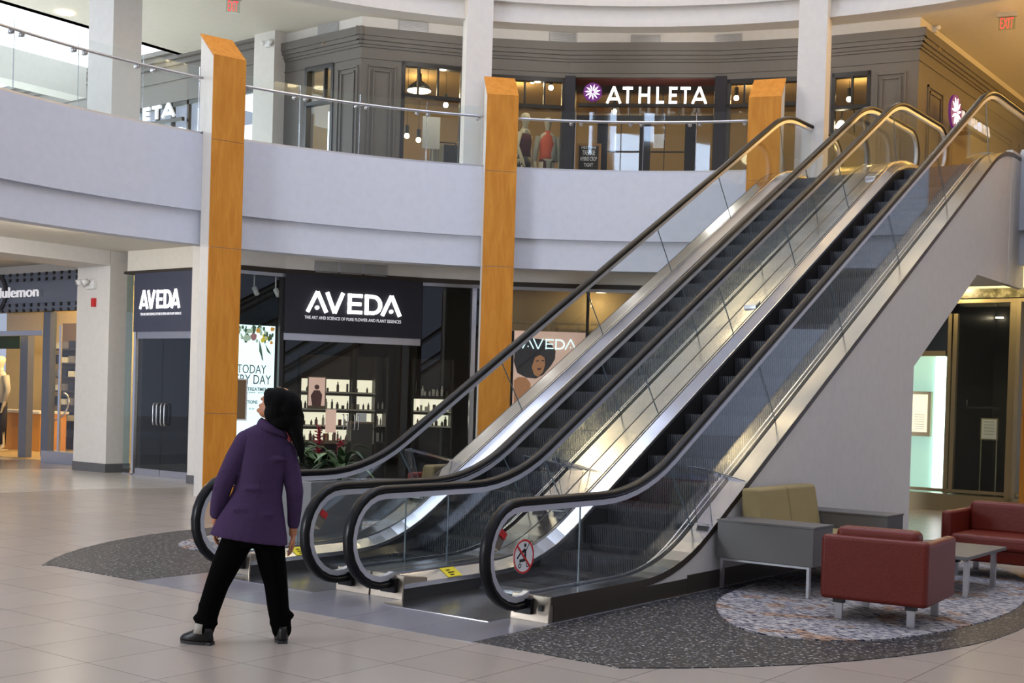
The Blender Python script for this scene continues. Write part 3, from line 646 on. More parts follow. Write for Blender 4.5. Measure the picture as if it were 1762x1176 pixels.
def pb(F, x0, x1, y0, y1, v0, v1, name, m, kind=True):
    a = F.at(x0,(y0+y1)/2,v0)[0]; b = F.at(x1,(y0+y1)/2,v0)[0]; zA = F.at((x0+x1)/2,y1,v0)[1]; zB = F.at((x0+x1)/2,y0,v0)[1]
    mb = B(F.m).box(a,b,v0,v1,max(zA,0),zB); return struct(mb,name,m) if kind else mb
pb(FU,72,84,537,786,-.05,.1,'trim_shopfront_post','luluslate'); pb(FU,33,46,575,790,.35,.5,'trim_shopfront_post','luluslate')
pb(FU,70,131,778,800,-.12,.2,'baseboard_shopfront','steel_s')
pb(FU,84,131,537,780,.03,.045,'window_shopfront','glass_s'); pb(FU,-60,72,570,578,.0,.15,'trim_transom','steel_s'); pb(FU,-60,72,537,570,.03,.045,'window_transom','glass_s'); pb(FU,100,103,560,778,.02,.05,'trim_pane_joint','alu')
struct(B(FU.m).box(0,FU.L+.3,3.6,3.7,0,4.1),'wall_shop_rear_left','warmwall'); struct(B(FU.m).box(FU.L+.2,FU.L+.3,.2,3.6,0,4.1),'wall_shop_party','warmwall'); struct(B(FU.m).box(0,FU.L+.2,.1,3.6,.004,.02),'floor_shop_left','tan')
T = thing('service_counter','bright orange timber counter inside the shop at the far left','counter',tuple(FU.w(FU.at(20,740,2.)[0],2.2,0)))
a = FU.at(-60,740,2.)[0]; b = FU.at(69,740,2.)[0]
B(FU.m).box(a,b,2.,2.7,.02,.92).build('body','orange',T); B(FU.m).box(a,b+.03,1.95,2.75,.92,.98).build('worktop','cream',T)
T = thing('clothes_shelving','tan wall shelves stacked with folded clothes behind the left shop window','shelf',tuple(FU.w(FU.at(108,700,3.2)[0],3.3,0)))
a = FU.at(86,700,3.2)[0]; b = FU.at(140,700,3.2)[0]
B(FU.m).box(a,b,3.5,3.58,.02,3.2).build('back','kraft',T)
fold = []
for i, z in enumerate((.3,.7,1.1,1.45,1.8,2.15,2.5)):
    B(FU.m).box(a,b,3.15,3.5,z,z+.04).build('shelf_board','walnut',T)
    for k in range(4):
        o = B(FU.m).box(a+.08+(b-a)*k/4,a-.04+(b-a)*(k+1)/4,3.2,3.45,z+.04,z+.04+.14+.03*((i+k)%3)).build('folded_clothes',['prod_w','dgrey_c','navy_c'][(i+k)%3]); tag(o,'stack of folded clothes on the shelves behind the left shop window','clothes','folded clothes on the left shop shelves')
struct(pb(FU,-60,34,578,600,1.0,1.2,'x','leaf',False),'wall_green_reflection','leaf')  # green band stands in for plants reflected in the shop glass
T = thing('round_clothes_rail','chrome hoop clothes rail behind the left shop window','clothes rail',tuple(FU.w(FU.at(100,700,1.0)[0],1.0,0)))
u, z = FU.at(102,700,1.0); B(FU.m).tube([(u+.32*math.sin(t),1.0+.1*math.cos(t),z+.30*math.cos(t)) for t in [PI*i/12 for i in range(13)]],.018,8).build('hoop','steel_s',T,smooth=True); B(FU.m).box(u-.02,u+.02,1.,1.04,.02,z-.28).build('stem','steel_s',T)
point('left_shop_lamp',tuple(FU.w(FU.L-5,1.6,3.5)),260,WARM); point('left_shop_lamp',tuple(FU.w(FU.L-1.5,2.0,3.4)),150,WARM)
# corridor ceiling lamps
for x, y in ((-17.5,11.5),(-21,11)):
    o = B().lathe([(.11,-.012),(.11,0)],(x,y,4.145),16).build('downlight','lit_warm'); tag(o,'round recessed downlight in the low ceiling by the left corridor','downlight','recessed downlights of the left corridor'); point('downlight_glow',(x,y,3.95),22,SOFTW)

# ================================================================== UPPER FLOOR, panelled store
RU = 13.16
def uf(x0, y0, x1, y1, R=RU): return Fr(on_r(x0,y0,R), on_r(x1,y1,R))
UA = uf(622,80,800,90); zc = UA.at(622,48)[1]
pc = on_z(490,78,zc); UL = Fr(pc, UA.p)
UB = uf(800,90,981,95); UC = uf(981,95,1240,95); UD = uf(1240,95,1400,95); UE = uf(1400,95,1582,90)
ue = UE.p+UE.d*UE.L; UR = Fr((ue.x,ue.y),(ue.x,ue.y+16))
zcb = UA.at(640,80)[1]
def cornice(F, k, e0=0, e1=0):
    for j, (z0, z1, d) in enumerate(((zcb-.24,zcb-.21,.02),(zcb-.02,zcb+.03,.03),(zcb+.03,zcb+.10,.06),(zcb+.10,zcb+.18,.10),(zcb+.18,zc,.13))):
        struct(B(F.m).box(-e0*d,F.L+e1*d,-d,.2,z0,z1),'trim_cornice_%s'%k,'grey_pan')
    struct(B(F.m).box(0,F.L,0,.3,zc,ZC),'wall_upper_%s_plaster'%k,'white')
for k, (F, e0, e1) in enumerate(((UL,0,1),(UA,1,0),(UB,0,0),(UC,0,0),(UD,0,0),(UE,0,1),(UR,1,0))): cornice(F,'abcdefg'[k],e0,e1)
def wallw(F, k, openings):
    """panelled wall with rectangular openings (u0,u1,z0,z1)"""
    ops = sorted(openings); u = 0; mb = B(F.m)
    for a, b, z0, z1 in ops:
        mb.box(u,a,0,.25,5.18,zcb); mb.box(a,b,0,.25,z1,zcb)
        if z0 > 5.2: mb.box(a,b,0,.25,5.18,z0)
        u = b
    mb.box(u,F.L,0,.25,5.18,zcb); struct(mb,'wall_upper_%s'%k,'grey_pan')
def win(F, n, x0, x1, ytop, ytr, mulls, yref=None, door=False, zlow=5.5, m='glass_s'):
    xm = (x0+x1)/2
    u0 = F.at(x0,ytop)[0]; u1 = F.at(x1,ytop)[0]; u0 = max(u0,.0); u1 = min(u1,F.L); z1 = F.at(xm,ytop)[1]; zt = F.at(xm,ytr)[1]
    w = .07; mb = B(F.m); mb.box(u0,u0+w,-.02,.12,zlow,z1).box(u1-w,u1,-.02,.12,zlow,z1).box(u0,u1,-.02,.12,z1-w*1.3,z1).box(u0,u1,-.02,.12,zt-w/2,zt+w/2).box(u0,u1,-.02,.12,zlow,zlow+w)
    fr = struct(mb,'window_%d'%n,'blackmetal')
    for x in mulls:
        uu = F.at(x,(ytop+ytr)/2)[0]; B(F.m).box(uu-.018,uu+.018,-.01,.08,zt,z1-.02).build('mullion','blackmetal',fr)
    B(F.m).box(u0+w,u1-w,.05,.062,zlow+w,z1-w).build('pane',m,fr)
    return (u0,u1,zlow,z1)
def moulding(F, k, x0, x1, ytop):
    u0 = F.at(x0,ytop)[0]; u1 = F.at(x1,ytop)[0]; z1 = F.at((x0+x1)/2,ytop)[1]
    for i in (0,.09):
        w = .035
        mb = B(F.m).box(u0+i,u1-i,-.03,0,z1-i-w,z1-i).box(u0+i,u0+i+w,-.03,0,5.4,z1-i).box(u1-i-w,u1-i,-.03,0,5.4,z1-i).box(u0+i,u1-i,-.03,0,5.4,5.4+w); struct(mb,'trim_moulding_%s'%k,'grey_pan')
o1 = win(UA,3,692,800,110,168,(720,754)); wallw(UA,'a',[o1]); moulding(UA,'a',634,682,113)
o1 = win(UL,4,526,575,112,176,(558,)); wallw(UL,'b',[o1]); moulding(UL,'b',582,617,116)
o1 = win(UB,5,838,974,131,182,(903,937)); wallw(UB,'c',[o1])
o1 = win(UD,6,1252,1392,134,180,(1281,1340)); wallw(UD,'d',[(o1[0],o1[1],o1[2],o1[3])])
o1 = win(UE,7,1432,1499,124,184,(1466,)); wallw(UE,'e',[o1]); moulding(UE,'e',1508,1560,125)
struct(B(UR.m).box(0,UR.L,0,.25,5.18,zcb),'wall_upper_right_corridor','grey_pan')
for a, b in ((.5,1.4),(1.9,6.2),(6.8,10)):
    for i in (0,.10):
        struct(B(UR.m).box(a+i,b-i,-.03,0,zcb-.62-i,zcb-.58-i).box(a+i,a+i+.04,-.03,0,5.4,zcb-.58-i).box(b-i-.04,b-i,-.03,0,5.4,zcb-.58-i),'trim_moulding_r','grey_pan')
# recessed entrance
ze = UC.at(1100,133)[1]; a0 = UC.at(981,150)[0]
struct(B(UC.m).box(0,UC.L,0,.3,ze,zcb),'wall_upper_lintel','grey_pan'); struct(B(UC.m).box(0,UC.L,.1,1.4,ze-.02,ze+.1),'ceiling_entrance','prod_r')
for x0, x1 in ((972,990),(1230,1250)):
    u0 = UC.at(x0,160)[0]; u1 = UC.at(x1,160)[0]; struct(B(UC.m).box(u0,u1,-.04,.35,5.18,ze+.02),'trim_entrance_post','sign_dark')
VR = .6                                           # glazed screen set back behind the sign
zbar = UC.at(1100,182,-.05)[1]
b = B(UC.m).box(UC.at(995,182)[0],UC.at(1230,182)[0],-.09,-.02,zbar-.03,zbar+.035)
SGN = thing('store_sign','lit ATHLETA letters with a round purple flower emblem above the upper store doors','sign',tuple(UC.w(UC.L/2,-.05,zbar)),'ATHLETA signs')
b.build('sign_bar','blackmetal',SGN)
def ath_letters(F, xa, xb, yt, yb, v, parent, side=1):
    ua = F.at(xa,(yt+yb)/2,v)[0]; ub = F.at(xb,(yt+yb)/2,v)[0]; z0 = F.at((xa+xb)/2,yb,v)[1]; z1 = F.at((xa+xb)/2,yt,v)[1]
    return ua, ub, z0, z1
def ath(mb, ua, ub, z0, z1, v, w, d=.05):
    W = ub-ua; H = z1-z0
    def P(x, y): return (ua+x*W, z0+y*H)
    def S(*p): stroke(mb,[P(*q) for q in p],w,v-d,v)
    hw = w/2/W; hh = w/2/H
    def A(x, wd): S((x+hw,0),(x+wd/2,1)); S((x+wd-hw,0),(x+wd/2,1)); S((x+wd*.24,.27),(x+wd*.76,.27))
    A(0,.155)
    S((.165,1-hh),(.265,1-hh)); S((.215,0),(.215,1))
    S((.335,0),(.335,1)); S((.425,0),(.425,1)); S((.335,.5),(.425,.5))
    S((.51,0),(.51,1)); S((.51-hw,hh),(.575,hh))
    S((.635,0),(.635,1)); S((.635-hw,hh),(.705,hh)); S((.635-hw,.5),(.70,.5)); S((.635-hw,1-hh),(.705,1-hh))
    S((.735,1-hh),(.835,1-hh)); S((.785,0),(.785,1))
    A(.845,.155)
ua,ub,z0,z1 = ath_letters(UC,1043,1217,150.5,178,-.06,SGN)
mb = B(UC.m); ath(mb,ua,ub,zbar+.035,z1,-.06,.046); mb.build('letters','lit',SGN)
def emblem(F, c, r, v, parent):
    mb = B(F.m); disc(mb,c,r,v-.05,v,32); e = mb.build('emblem_disc','purple_s',parent)
    mb = B(F.m)
    for k in range(11):
        t = 2*PI*k/11+.2; p = lambda rr, tt: (c[0]+r*rr*math.cos(tt), c[1]+r*rr*math.sin(tt))
        mb.prism([p(.12,t),p(.5,t-.17),p(.84,t+.02),p(.5,t+.14)],1,v-.062,v-.05)
    mb.build('emblem_petals','lit',e)
c = UC.at(1020,159.5,-.05); emblem(UC,c,UC.at(1036,160,-.05)[0]-c[0],-.05,SGN)
def vb(F, x0, x1, y0, y1, v0, v1, name, m, parent=None, zlow=None):
    a = F.at(x0,(y0+y1)/2,v0)[0]; b = F.at(x1,(y0+y1)/2,v0)[0]; zA = zlow if zlow is not None else F.at((x0+x1)/2,y1,v0)[1]; zB = F.at((x0+x1)/2,y0,v0)[1]
    mb = B(F.m).box(a,b,v0,v1,zA,zB)
    if parent is None and name.split('_')[0] in ('trim','wall','window','door','ceiling','floor'): return struct(mb,name,m)
    return mb.build(name,m,parent)
dn = vb(UC,992,1232,199,208,VR,VR+.1,'door_3','blackmetal')
for x0, x1 in ((1027,1045),(1100,1119),(1178,1197)): vb(UC,x0,x1,208,300,VR,VR+.09,'stile','sign_dark',dn,zlow=5.2)
for x0, x1, nm in ((992,1027,'side_light'),(1045,1100,'door_pane'),(1119,1178,'door_pane'),(1197,1232,'side_light')): vb(UC,x0,x1,208,300,VR+.04,VR+.05,nm,'glass_s',dn,zlow=5.3)
vb(UC,992,1232,159,199,VR+.04,VR+.05,'window_transom_upper','glass_s')
for x in (1025,1055,1084,1113,1141,1170,1199): vb(UC,x-.9,x+.9,159,199,VR,VR+.06,'trim_transom_bar','blackmetal')
vb(UC,992,1232,133,159,VR,VR+.1,'wall_entrance_head','walnut')
for x in (1068,1113+30): vb(UC,x-.7,x+.7,208,300,VR,VR+.06,'trim_door_bar','blackmetal',zlow=5.3)
vb(UC,1045,1197,260,262,VR,VR+.06,'trim_door_bar','blackmetal')
o = vb(UC,1124,1142,231,255,VR-.01,VR,'door_notice','paper'); tag(o,'white paper notice taped to the upper store door','notice')
# blackboard sign
T = thing('chalkboard_sign','oak-framed chalkboard with hand lettering beside the upper store doors','sign board',tuple(UC.w(UC.at(1010,270,.3)[0],.3,5.18)))
u0 = UC.at(992,270,.25)[0]; u1 = UC.at(1034,270,.25)[0]; zt_ = UC.at(1012,247,.25)[1]
B(UC.m).box(u0,u1,.25,.28,5.2,zt_).build('frame','frame_w',T); B(UC.m).box(u0+.05,u1-.05,.235,.25,5.3,zt_-.05).build('board','chalk',T)
for s, y0, y1 in (('MEET THE',256,252),('TREKKIE',267,259),('HYBRID CROP',277,270),('TIGHT',287,281)):
    mb = B(UC.m); w_ = (u1-u0-.16)*min(1,len(s)/9); cu = (u0+u1)/2; put_text(mb,s,cu-w_/2,cu+w_/2,UC.at(1012,y0,.23)[1],UC.at(1012,y1,.23)[1],v=.23,depth=.004); mb.build('chalk_lettering','paper',T)
# lit store interior
def irng(R0, R1, a0, a1): return [tuple(pol(D(a0+(a1-a0)*i/20),R0)[:2]) for i in range(21)]+[tuple(pol(D(a1-(a1-a0)*i/20),R1)[:2]) for i in range(21)]
struct(B().prism(irng(18.2,18.4,97,148),2,5.18,8.9),'wall_store_back','tan'); struct(B().prism(irng(13.9,18.4,97,148),2,8.55,8.6),'ceiling_store','tan')
struct(B().prism(irng(13.6,18.4,97,148),2,5.182,5.19),'floor_store','frame_w')
for a in (144,139,131,125,119,112,104): point('store_lamp', tuple(pol(D(a),15.6,8.2)), 22, (1,.68,.32))
n = 0
for F, v, x, y in ((UA,1.2,767,181),(UA,1.5,700,234),(UA,1.8,720,241),(UA,1.8,733,244),(UB,1.2,896,135),(UB,1.4,916,140),(UB,1.2,948,151),(UC,2.0,1057,192),(UD,1.5,1267,169),(UC,1.2,1163,144),(UE,1.5,1461,171)):
    u, z = F.at(x,y,v); q = F.w(u,v,z)
    T = thing('track_spotlight','glowing spotlight on the ceiling track inside the upper store','spotlight',tuple(q),'spotlights in the upper store')
    B().ball(q,.055).build('bulb','lit_warm',T,smooth=True); B().tube([q+Vector((0,0,.05)),q+Vector((0,0,.22))],.045,8).tube([q+Vector((0,0,.2)),Vector((q.x,q.y,8.55))],.006,4).build('housing','blackmetal',T)
def pendant(F, x, y, v, r, lab, zrod=8.55):
    u, z = F.at(x,y,v); q = F.w(u,v,z)
    T = thing('pendant_lamp',lab,'lamp',tuple(q),'enamel pendant lamps')
    B().lathe([(r,0),(r*.92,.06),(r*.55,.14),(r*.22,.20),(r*.18,.34),(.03,.36)],tuple(q),24).build('shade','blackmetal',T,smooth=True)
    B().lathe([(r*.93,-.012),(r*.93,0),(r*.5,.03),(.02,.03)],tuple(q),24).build('lit_bowl','lit_warm',T); B().tube([q+Vector((0,0,.35)),Vector((q.x,q.y,zrod))],.015,6).build('rod','blackmetal',T)
pendant(UA,721,156,1.0,.26,'black enamel pendant lamp behind the window above the second lit sign')
pendant(UC,1211,294,2.4,.22,'dark pendant lamp low behind the upper store side light') if False else None
# gooseneck wall lamp inside right window
u, z = UE.at(1447,214,.5); q = UE.w(u,.5,z)
T = thing('gooseneck_lamp','brass gooseneck lamp glowing behind the window right of the tall white column','lamp',tuple(q))
B().tube([q+Vector((.0,0,.05)),q+Vector((.02,0,.25)),q+Vector((.14,0,.36)),q+Vector((.26,0,.26)),q+Vector((.28,0,-.2))],.014,6).build('arm','blackmetal',T,smooth=True); B().lathe([(.12,-.06),(.05,.06)],tuple(q),14).build('shade','lit_warm',T)
# hanging banner and clothes seen in the left window
o = vb(UA,727,757,201,256,1.0,1.02,'hanging_banner','paper'); tag(o,'pale hanging banner behind the window left of the white column','banner')
T = thing('clothes_rail','clothes rail with pale and black garments in the window left of the white column','clothes rail',tuple(UA.w(UA.at(760,260,1.3)[0],1.3,5.19)))
u0 = UA.at(742,260,1.3)[0]; u1 = UA.at(784,260,1.3)[0]; zr_ = UA.at(760,245,1.3)[1]
B(UA.m).tube([(u0,1.3,zr_),(u1,1.3,zr_)],.015,6).build('rail','blackmetal',T)
for uu in (u0,u1): B(UA.m).tube([(uu,1.3,5.19),(uu,1.3,zr_)],.015,6).build('upright','blackmetal',T)
for i in range(9):
    uu = u0+(u1-u0)*(i+.5)/9; o = B(UA.m).prism([(uu-.03,zr_-.9),(uu+.03,zr_-.9),(uu+.025,zr_-.08),(uu-.025,zr_-.08)],1,1.1,1.5).build('hanging_garment','grey_c' if i < 4 else 'black'); tag(o,('pale' if i < 4 else 'black')+' garment on the rail behind the window left of the white column','garment',('pale' if i < 4 else 'black')+' garments on the rail')

# mannequins
def mannequin(F, x, yhead, v, parts, lab, turn=0, arm=1, zb=5.45):
    u, z = F.at(x,yhead,v); base = F.w(u,v,zb); H = z-zb+.12; k = H/1.82
    T = thing('mannequin',lab,'mannequin',tuple(base)); rt = math.atan2(F.d.y,F.d.x)
    m = Matrix.Translation(base) @ Matrix.Rotation(rt+turn,4,'Z') @ Matrix.Scale(k,4)
    def lf(prof, mm=m, n=16): 
        mb = B(mm); mb.rings([[(cx+rx*math.cos(2*PI*i/n), cy+ry*math.sin(2*PI*i/n), z) for i in range(n)] for cx, cy, rx, ry, z in prof]); return mb
    mb = lf([(0,0,.07,.055,1.53),(0,0,.05,.05,1.56),(0,0,.045,.045,1.60),(0,-.015,.055,.07,1.64),(0,-.01,.073,.092,1.71),(0,0,.072,.092,1.77),(0,0,.05,.065,1.81),(0,0,.015,.02,1.825)])
    mb.rings([[(cx+rx*math.cos(2*PI*i/16), cy+ry*math.sin(2*PI*i/16), z) for i in range(16)] for cx, cy, rx, ry, z in [(0,0,.14,.09,.95),(0,0,.11,.08,1.10),(0,0,.145,.10,1.3),(0,0,.17,.085,1.42),(0,0,.12,.07,1.5),(0,0,.06,.05,1.54)]])
    for s in (-1,1):
        mb.tube([(s*.165,0,1.43),(s*.22,.02,1.18),(s*(.24 if arm else .15),-.06,.92),(s*(.22 if arm else .12),-.09,.80)],[.05,.04,.032,.022],10)
        mb.tube([(s*.08,0,.95),(s*.09,-.01,.5),(s*.10,.02,.08),(s*.10,-.08,.03)],[.085,.06,.038,.03],10)
        for f in range(4): mb.tube([(s*(.20+.012*f),-.09,.81),(s*(.20+.012*f),-.11,.73)],.008,5)
    mb.lathe([(.16,-.0),(.16,.02)],(0,0,0),16); mb.build('figure','mann',T,smooth=True)
    for nm, mt, prof, sl in parts:
        mb = lf(prof)
        if sl:
            for s in (-1,1): mb.tube([(s*.17,0,1.45),(s*.225,.02,1.18),(s*(.245 if arm else .155),-.05,.95)],[.065,.055,.048],10)
        mb.build(nm,mt,T,smooth=True)
    return T
mannequin(UB,943,213,.45,[('sleeveless_top','orange_c',[(0,0,.155,.105,1.0),(0,0,.135,.10,1.12),(0,-.005,.16,.118,1.3),(0,0,.15,.10,1.42),(0,0,.07,.065,1.52),(0,0,.06,.06,1.56)],0),('leggings','maroon_c',[(0,0,.115,.09,.6),(0,0,.15,.10,.85),(0,0,.15,.10,1.0)],0),('cardigan','grey_c',[(.10,.02,.12,.115,.98),(.10,.02,.10,.11,1.2),(.10,.02,.11,.105,1.42),(.06,.03,.06,.06,1.5)],1),('tied_sleeves','grey_c',[(.02,-.11,.03,.02,.62),(.02,-.12,.05,.03,.95),(.02,-.11,.12,.03,1.0)],0)],'mannequin in a coral top and open grey cardigan in the upper window')
mannequin(UB,904,205,.5,[('knit_vest','maroon_c',[(0,0,.155,.105,1.0),(0,0,.135,.10,1.12),(0,-.005,.165,.118,1.3),(0,0,.16,.10,1.42)],0),('crop_top','grey_c',[(0,0,.15,.10,1.36),(0,0,.13,.09,1.45),(0,0,.07,.06,1.53)],0),('shorts','black',[(0,0,.17,.11,.75),(0,0,.155,.105,1.0)],0)],'mannequin in a maroon vest turned sideways beside the second post',turn=.9,arm=0)
o = vb(UB,868,912,258,290,.9,.93,'floor_banner','chalk',zlow=5.3); tag(o,'black window board with white capital letters behind the sideways mannequin','board')
mb = B(UB.m); put_text(mb,'WEEKSIE',UB.at(870,268,.88)[0],UB.at(916,268,.88)[0],UB.at(893,270,.88)[1],UB.at(893,263,.88)[1],v=.885,depth=.004,bold=.01); mb.build('lettering','paper',o)
mb = B(UB.m); put_text(mb,'TIGHT EVER',UB.at(875,276,.88)[0],UB.at(908,276,.88)[0],UB.at(893,279,.88)[1],UB.at(893,274,.88)[1],v=.885,depth=.004,bold=.01); mb.build('lettering','paper',o)

mannequin(FU,2,622,1.3,[('knit_top','grey_c',[(0,0,.17,.12,.92),(0,0,.15,.11,1.1),(0,0,.17,.125,1.3),(0,0,.16,.10,1.44),(0,0,.08,.07,1.53)],1),('trousers','navy_c',[(0,0,.13,.11,.12),(0,0,.16,.12,.55),(0,0,.165,.115,.96)],0)],'mannequin in a grey knit top and dark trousers at the far left edge',zb=.03)
# left part of the upper floor
UW = Fr((-34,pc.y+.02),(pc.x-.62,pc.y+.02))
struct(B().box(on_y(437,100,pc.y-.3).x,on_y(472,100,pc.y-.3).x,pc.y-.3,pc.y+.3,5.18,ZC),'wall_pier_upper_left','white')
zq = UW.at(340,82)[1]; zq2 = UW.at(340,112)[1]
struct(B(UW.m).box(0,UW.L,0,.3,zq,ZC),'wall_upper_left','white'); struct(B(UW.m).box(0,UW.L,0,.25,zq-1.1,zq-.3),'wall_upper_left_panel','grey_pan')
for j, (z0, z1, d) in enumerate(((zq-.30,zq-.2,.08),(zq-.2,zq-.1,.18),(zq-.1,zq,.28),(zq-.62,zq-.58,.03))): struct(B(UW.m).box(0,UW.L,-d,.2,z0,z1),'trim_cornice_left','grey_pan')
zs_ = UW.at(300,160)[1]
struct(B(UW.m).box(0,UW.L,.1,.12,5.3,zq-1.15),'window_upper_left','glass_s'); struct(B(UW.m).box(0,UW.L,.02,.1,zq-1.2,zq-1.1),'trim_window_left','blackmetal')
u = UW.L-.3
while u > 2: struct(B(UW.m).box(u-.03,u+.03,.02,.1,5.2,zq-1.1),'trim_window_bar','blackmetal'); u -= .55
S2 = thing('store_sign','white ATHLETA letters on dark bars, partly hidden by the left square column','sign',tuple(UW.w(UW.at(280,195)[0],-.1,6)),'ATHLETA signs')
ua = UW.at(163,195,-.1)[0]; ub = UW.at(303,190,-.1)[0]; z0 = UW.at(285,203,-.1)[1]; z1 = UW.at(285,180,-.1)[1]
mb = B(UW.m); ath(mb,ua,ub,z0,z1,-.1,.07); mb.build('letters','lit_soft',S2); B(UW.m).box(ua,ub+.2,-.1,-.02,z0-.12,z0-.03).build('sign_bar','blackmetal',S2)
struct(B(UW.m).box(0,UW.L,3,3.1,5.18,8.2),'window_far_left','sky_win')
struct(B().box(-31,-24,12.6,13.0,8.1,8.9),'wall_beam_left','white'); struct(B().box(-26,-25.4,2,17,8.3,9.0),'wall_cross_beam','white')
q = on_z(112,22,ZC-.01); o = B().lathe([(.16,-.015),(.16,0)],tuple(q),20).build('downlight','lit_warm'); tag(o,'round recessed ceiling light above the left balcony','ceiling light')
for a_ in (150,140,129,118,107,97):
    point('soffit_fill', tuple(pol(D(a_),11.6,8.75)), 17, (1,.95,.9), .2)  # added fill to lift the dark cornices and plaster, no fixture here
for px_, py_ in ((925,150),(760,150),(1300,150)): q = on_r(px_,py_,13.35); point('window_lamp',(q.x,q.y,8.0),12,(1,.85,.6))  # added fill so the window mannequins are not silhouettes
# vents above the cornices
for F, x0, x1, y0, y1 in ((UL,548,583,39,60),(UA,685,737,37,57),(UB,945,996,56,77),(UC,1086,1137,60,77),(UD,1226,1277,59,77)):
    a = F.at(x0,50)[0]; b = F.at(x1,50)[0]; zA = F.at((x0+x1)/2,y1)[1]; zB = F.at((x0+x1)/2,y0)[1]
    g = B(F.m).box(a,b,-.02,0,zA+.02,zB).build('louvred_vent','vent'); tag(g,'grey louvred vent in the plaster above the upper store cornice','vent','vents above the cornice')
    mb = B(F.m)
    for i in range(7): z = zA+.04+(zB-zA-.06)*i/6; mb.box(a+.02,b-.02,-.028,-.02,z-.006,z+.006)
    mb.build('louvres','steel_s',g)
# exit signs
def exit_sign(x, y0, y1, x0, x1, zc_, lab):
    q = on_z(x,y0,zc_-.10); d = Vector((q.x,q.y,0)).normalized(); F = Fr((q.x-.5*d.y,q.y+.5*d.x),(q.x+.5*d.y,q.y-.5*d.x))
    u0 = F.at(x0,(y0+y1)/2)[0]; u1 = F.at(x1,(y0+y1)/2)[0]; z1 = F.at(x,y0)[1]; z0 = F.at(x,y1)[1]
    T = thing('exit_sign',lab,'exit sign',tuple(q),'red EXIT signs')
    B(F.m).box(u0-.03,u1+.03,-.01,.01,z0-.02,z1+.02).build('panel','glass_g',T); B(F.m).box(u0-.06,u1+.06,-.04,.04,z1+.02,zc_).build('bracket','vent',T)
    mb = B(F.m); put_text(mb,'EXIT',u0,u1,z0,z1,v=-.015,depth=.006,bold=.0); mb.build('letters','lit_red',T)
exit_sign(1732,31,49,1721,1744,ZC,'red EXIT sign under the yellow-lit ceiling at the upper right')
exit_sign(401,2,20,392,410,ZC,'red EXIT sign under the ceiling at the top left')
for x, y in ((462,76),(1606,52)):
    q = on_y(x,y,pc.y-.33) if x < 1000 else UR.w(UR.at(x,y)[0],-.0,UR.at(x,y)[1])
    T = thing('emergency_light','white twin-head emergency light on the '+('pier beside the grey panelled corner, upper left' if x < 1000 else 'yellow-lit wall at the upper right'),'emergency light',tuple(q))
    B().box(q.x-.08,q.x+.08,q.y-.05,q.y+.02,q.z-.06,q.z+.06).build('housing','whitep',T,bev=.008)
    for s in (-.11,.11): B().ball((q.x+s,q.y-.05,q.z+.02),.05).build('lamp_head','whitep',T,smooth=True)
# right corridor upstairs: warm light, sign
for y in (22.5,26,30): point('corridor_lamp',(-4.5,y,8.3),120,(1,.55,.13),.25)
S3 = thing('store_sign','small side-on ATHLETA sign with purple emblem on the brown wall at the right','sign',tuple(UR.w(UR.at(1670,215)[0],-.1,7)),'ATHLETA signs')
ua = UR.at(1650,200,-.35)[0]; ub = UR.at(1700,230,-.35)[0]; z0 = UR.at(1650,206,-.35)[1]; z1 = UR.at(1650,190,-.35)[1]
mb = B(UR.m); ath(mb,ua,ub,z0,z1,-.35,.07); mb.build('letters','lit_soft',S3); B(UR.m).box(ua,ub,-.42,-.30,z0-.1,z0-.03).build('sign_bar','blackmetal',S3)
B(UR.m).box((ua+ub)/2-.04,(ua+ub)/2+.04,-.34,.0,z0-.1,z0-.03).build('bracket','blackmetal',S3)
c = UR.at(1641,194,-.35); emblem(UR,c,.33,-.35,S3)
struct(B().box(-1.2,-1.0,20,44,5.18,ZC),'wall_right_far','cream'); struct(B().box(-9,-1,43,43.2,5.18,ZC),'wall_far_end','cream')
q = on_z(1756,155,7.9); 
o = B().box(-3.2,-2.4,34,34.05,6.6,7.2).build('hanging_notice','paper'); tag(o,'pale hanging notice at the right edge of the upper corridor','notice')

# ================================================================== GROUND FLOOR, dark shop on the right (marble frieze, brass frame)
RR = 10.45
a84, a99 = ang(on_r(1800,700,RR)), ang(on_r(1500,700,RR))
FR = Fr(on_r(1540,700,RR), on_r(1745,700,RR)); FR2 = Fr(on_r(1745,700,RR), on_r(1900,700,RR))
zm1 = FR.at(1700,497)[1]; zm0 = FR.at(1700,513)[1]; zf = FR.at(1700,521)[1]; zbb = FR.at(1640,848)[1]
for F, k in ((FR,'r'),(FR2,'s')):
    struct(B(F.m).box(-.8 if k == 'r' else 0,F.L,0,.4,zm1,4.15),'wall_right_shop_'+k,'cream'); struct(B(F.m).box(-.8 if k == 'r' else 0,F.L,-.03,.3,zm0,zm1),'trim_marble_'+k,'marble'); struct(B(F.m).box(-.8 if k == 'r' else 0,F.L,.0,.1,zf,zm0-.015),'trim_brass_'+k,'brass')
    struct(B(F.m).box(-.8 if k == 'r' else 0,F.L,-.02,.3,0,zbb-.03),'baseboard_right_'+k,'brass'); struct(B(F.m).box(-.8 if k == 'r' else 0,F.L,.0,.1,zbb,zbb+.05),'trim_brass_low_'+k,'brass')
def rb(x0, x1, y0, y1, v0, v1, name, m): return vb(FR,x0,x1,y0,y1,v0,v1,name,m)
rb(1627,1633,540,850,.0,.1,'trim_brass_post','brass'); rb(1636,1643,540,850,.0,.1,'trim_brass_post','brass'); rb(1570,1627,604,613,.0,.1,'trim_brass_transom','brass')
for F, x0, x1, nm in ((FR,1733,1745,'a'),(FR2,1745,1752,'b')): struct(B(F.m).box(F.at(x0,700)[0],F.at(x1,700)[0],-.02,.15,0.0,zf+.02),'trim_brass_pier_'+nm,'brass')
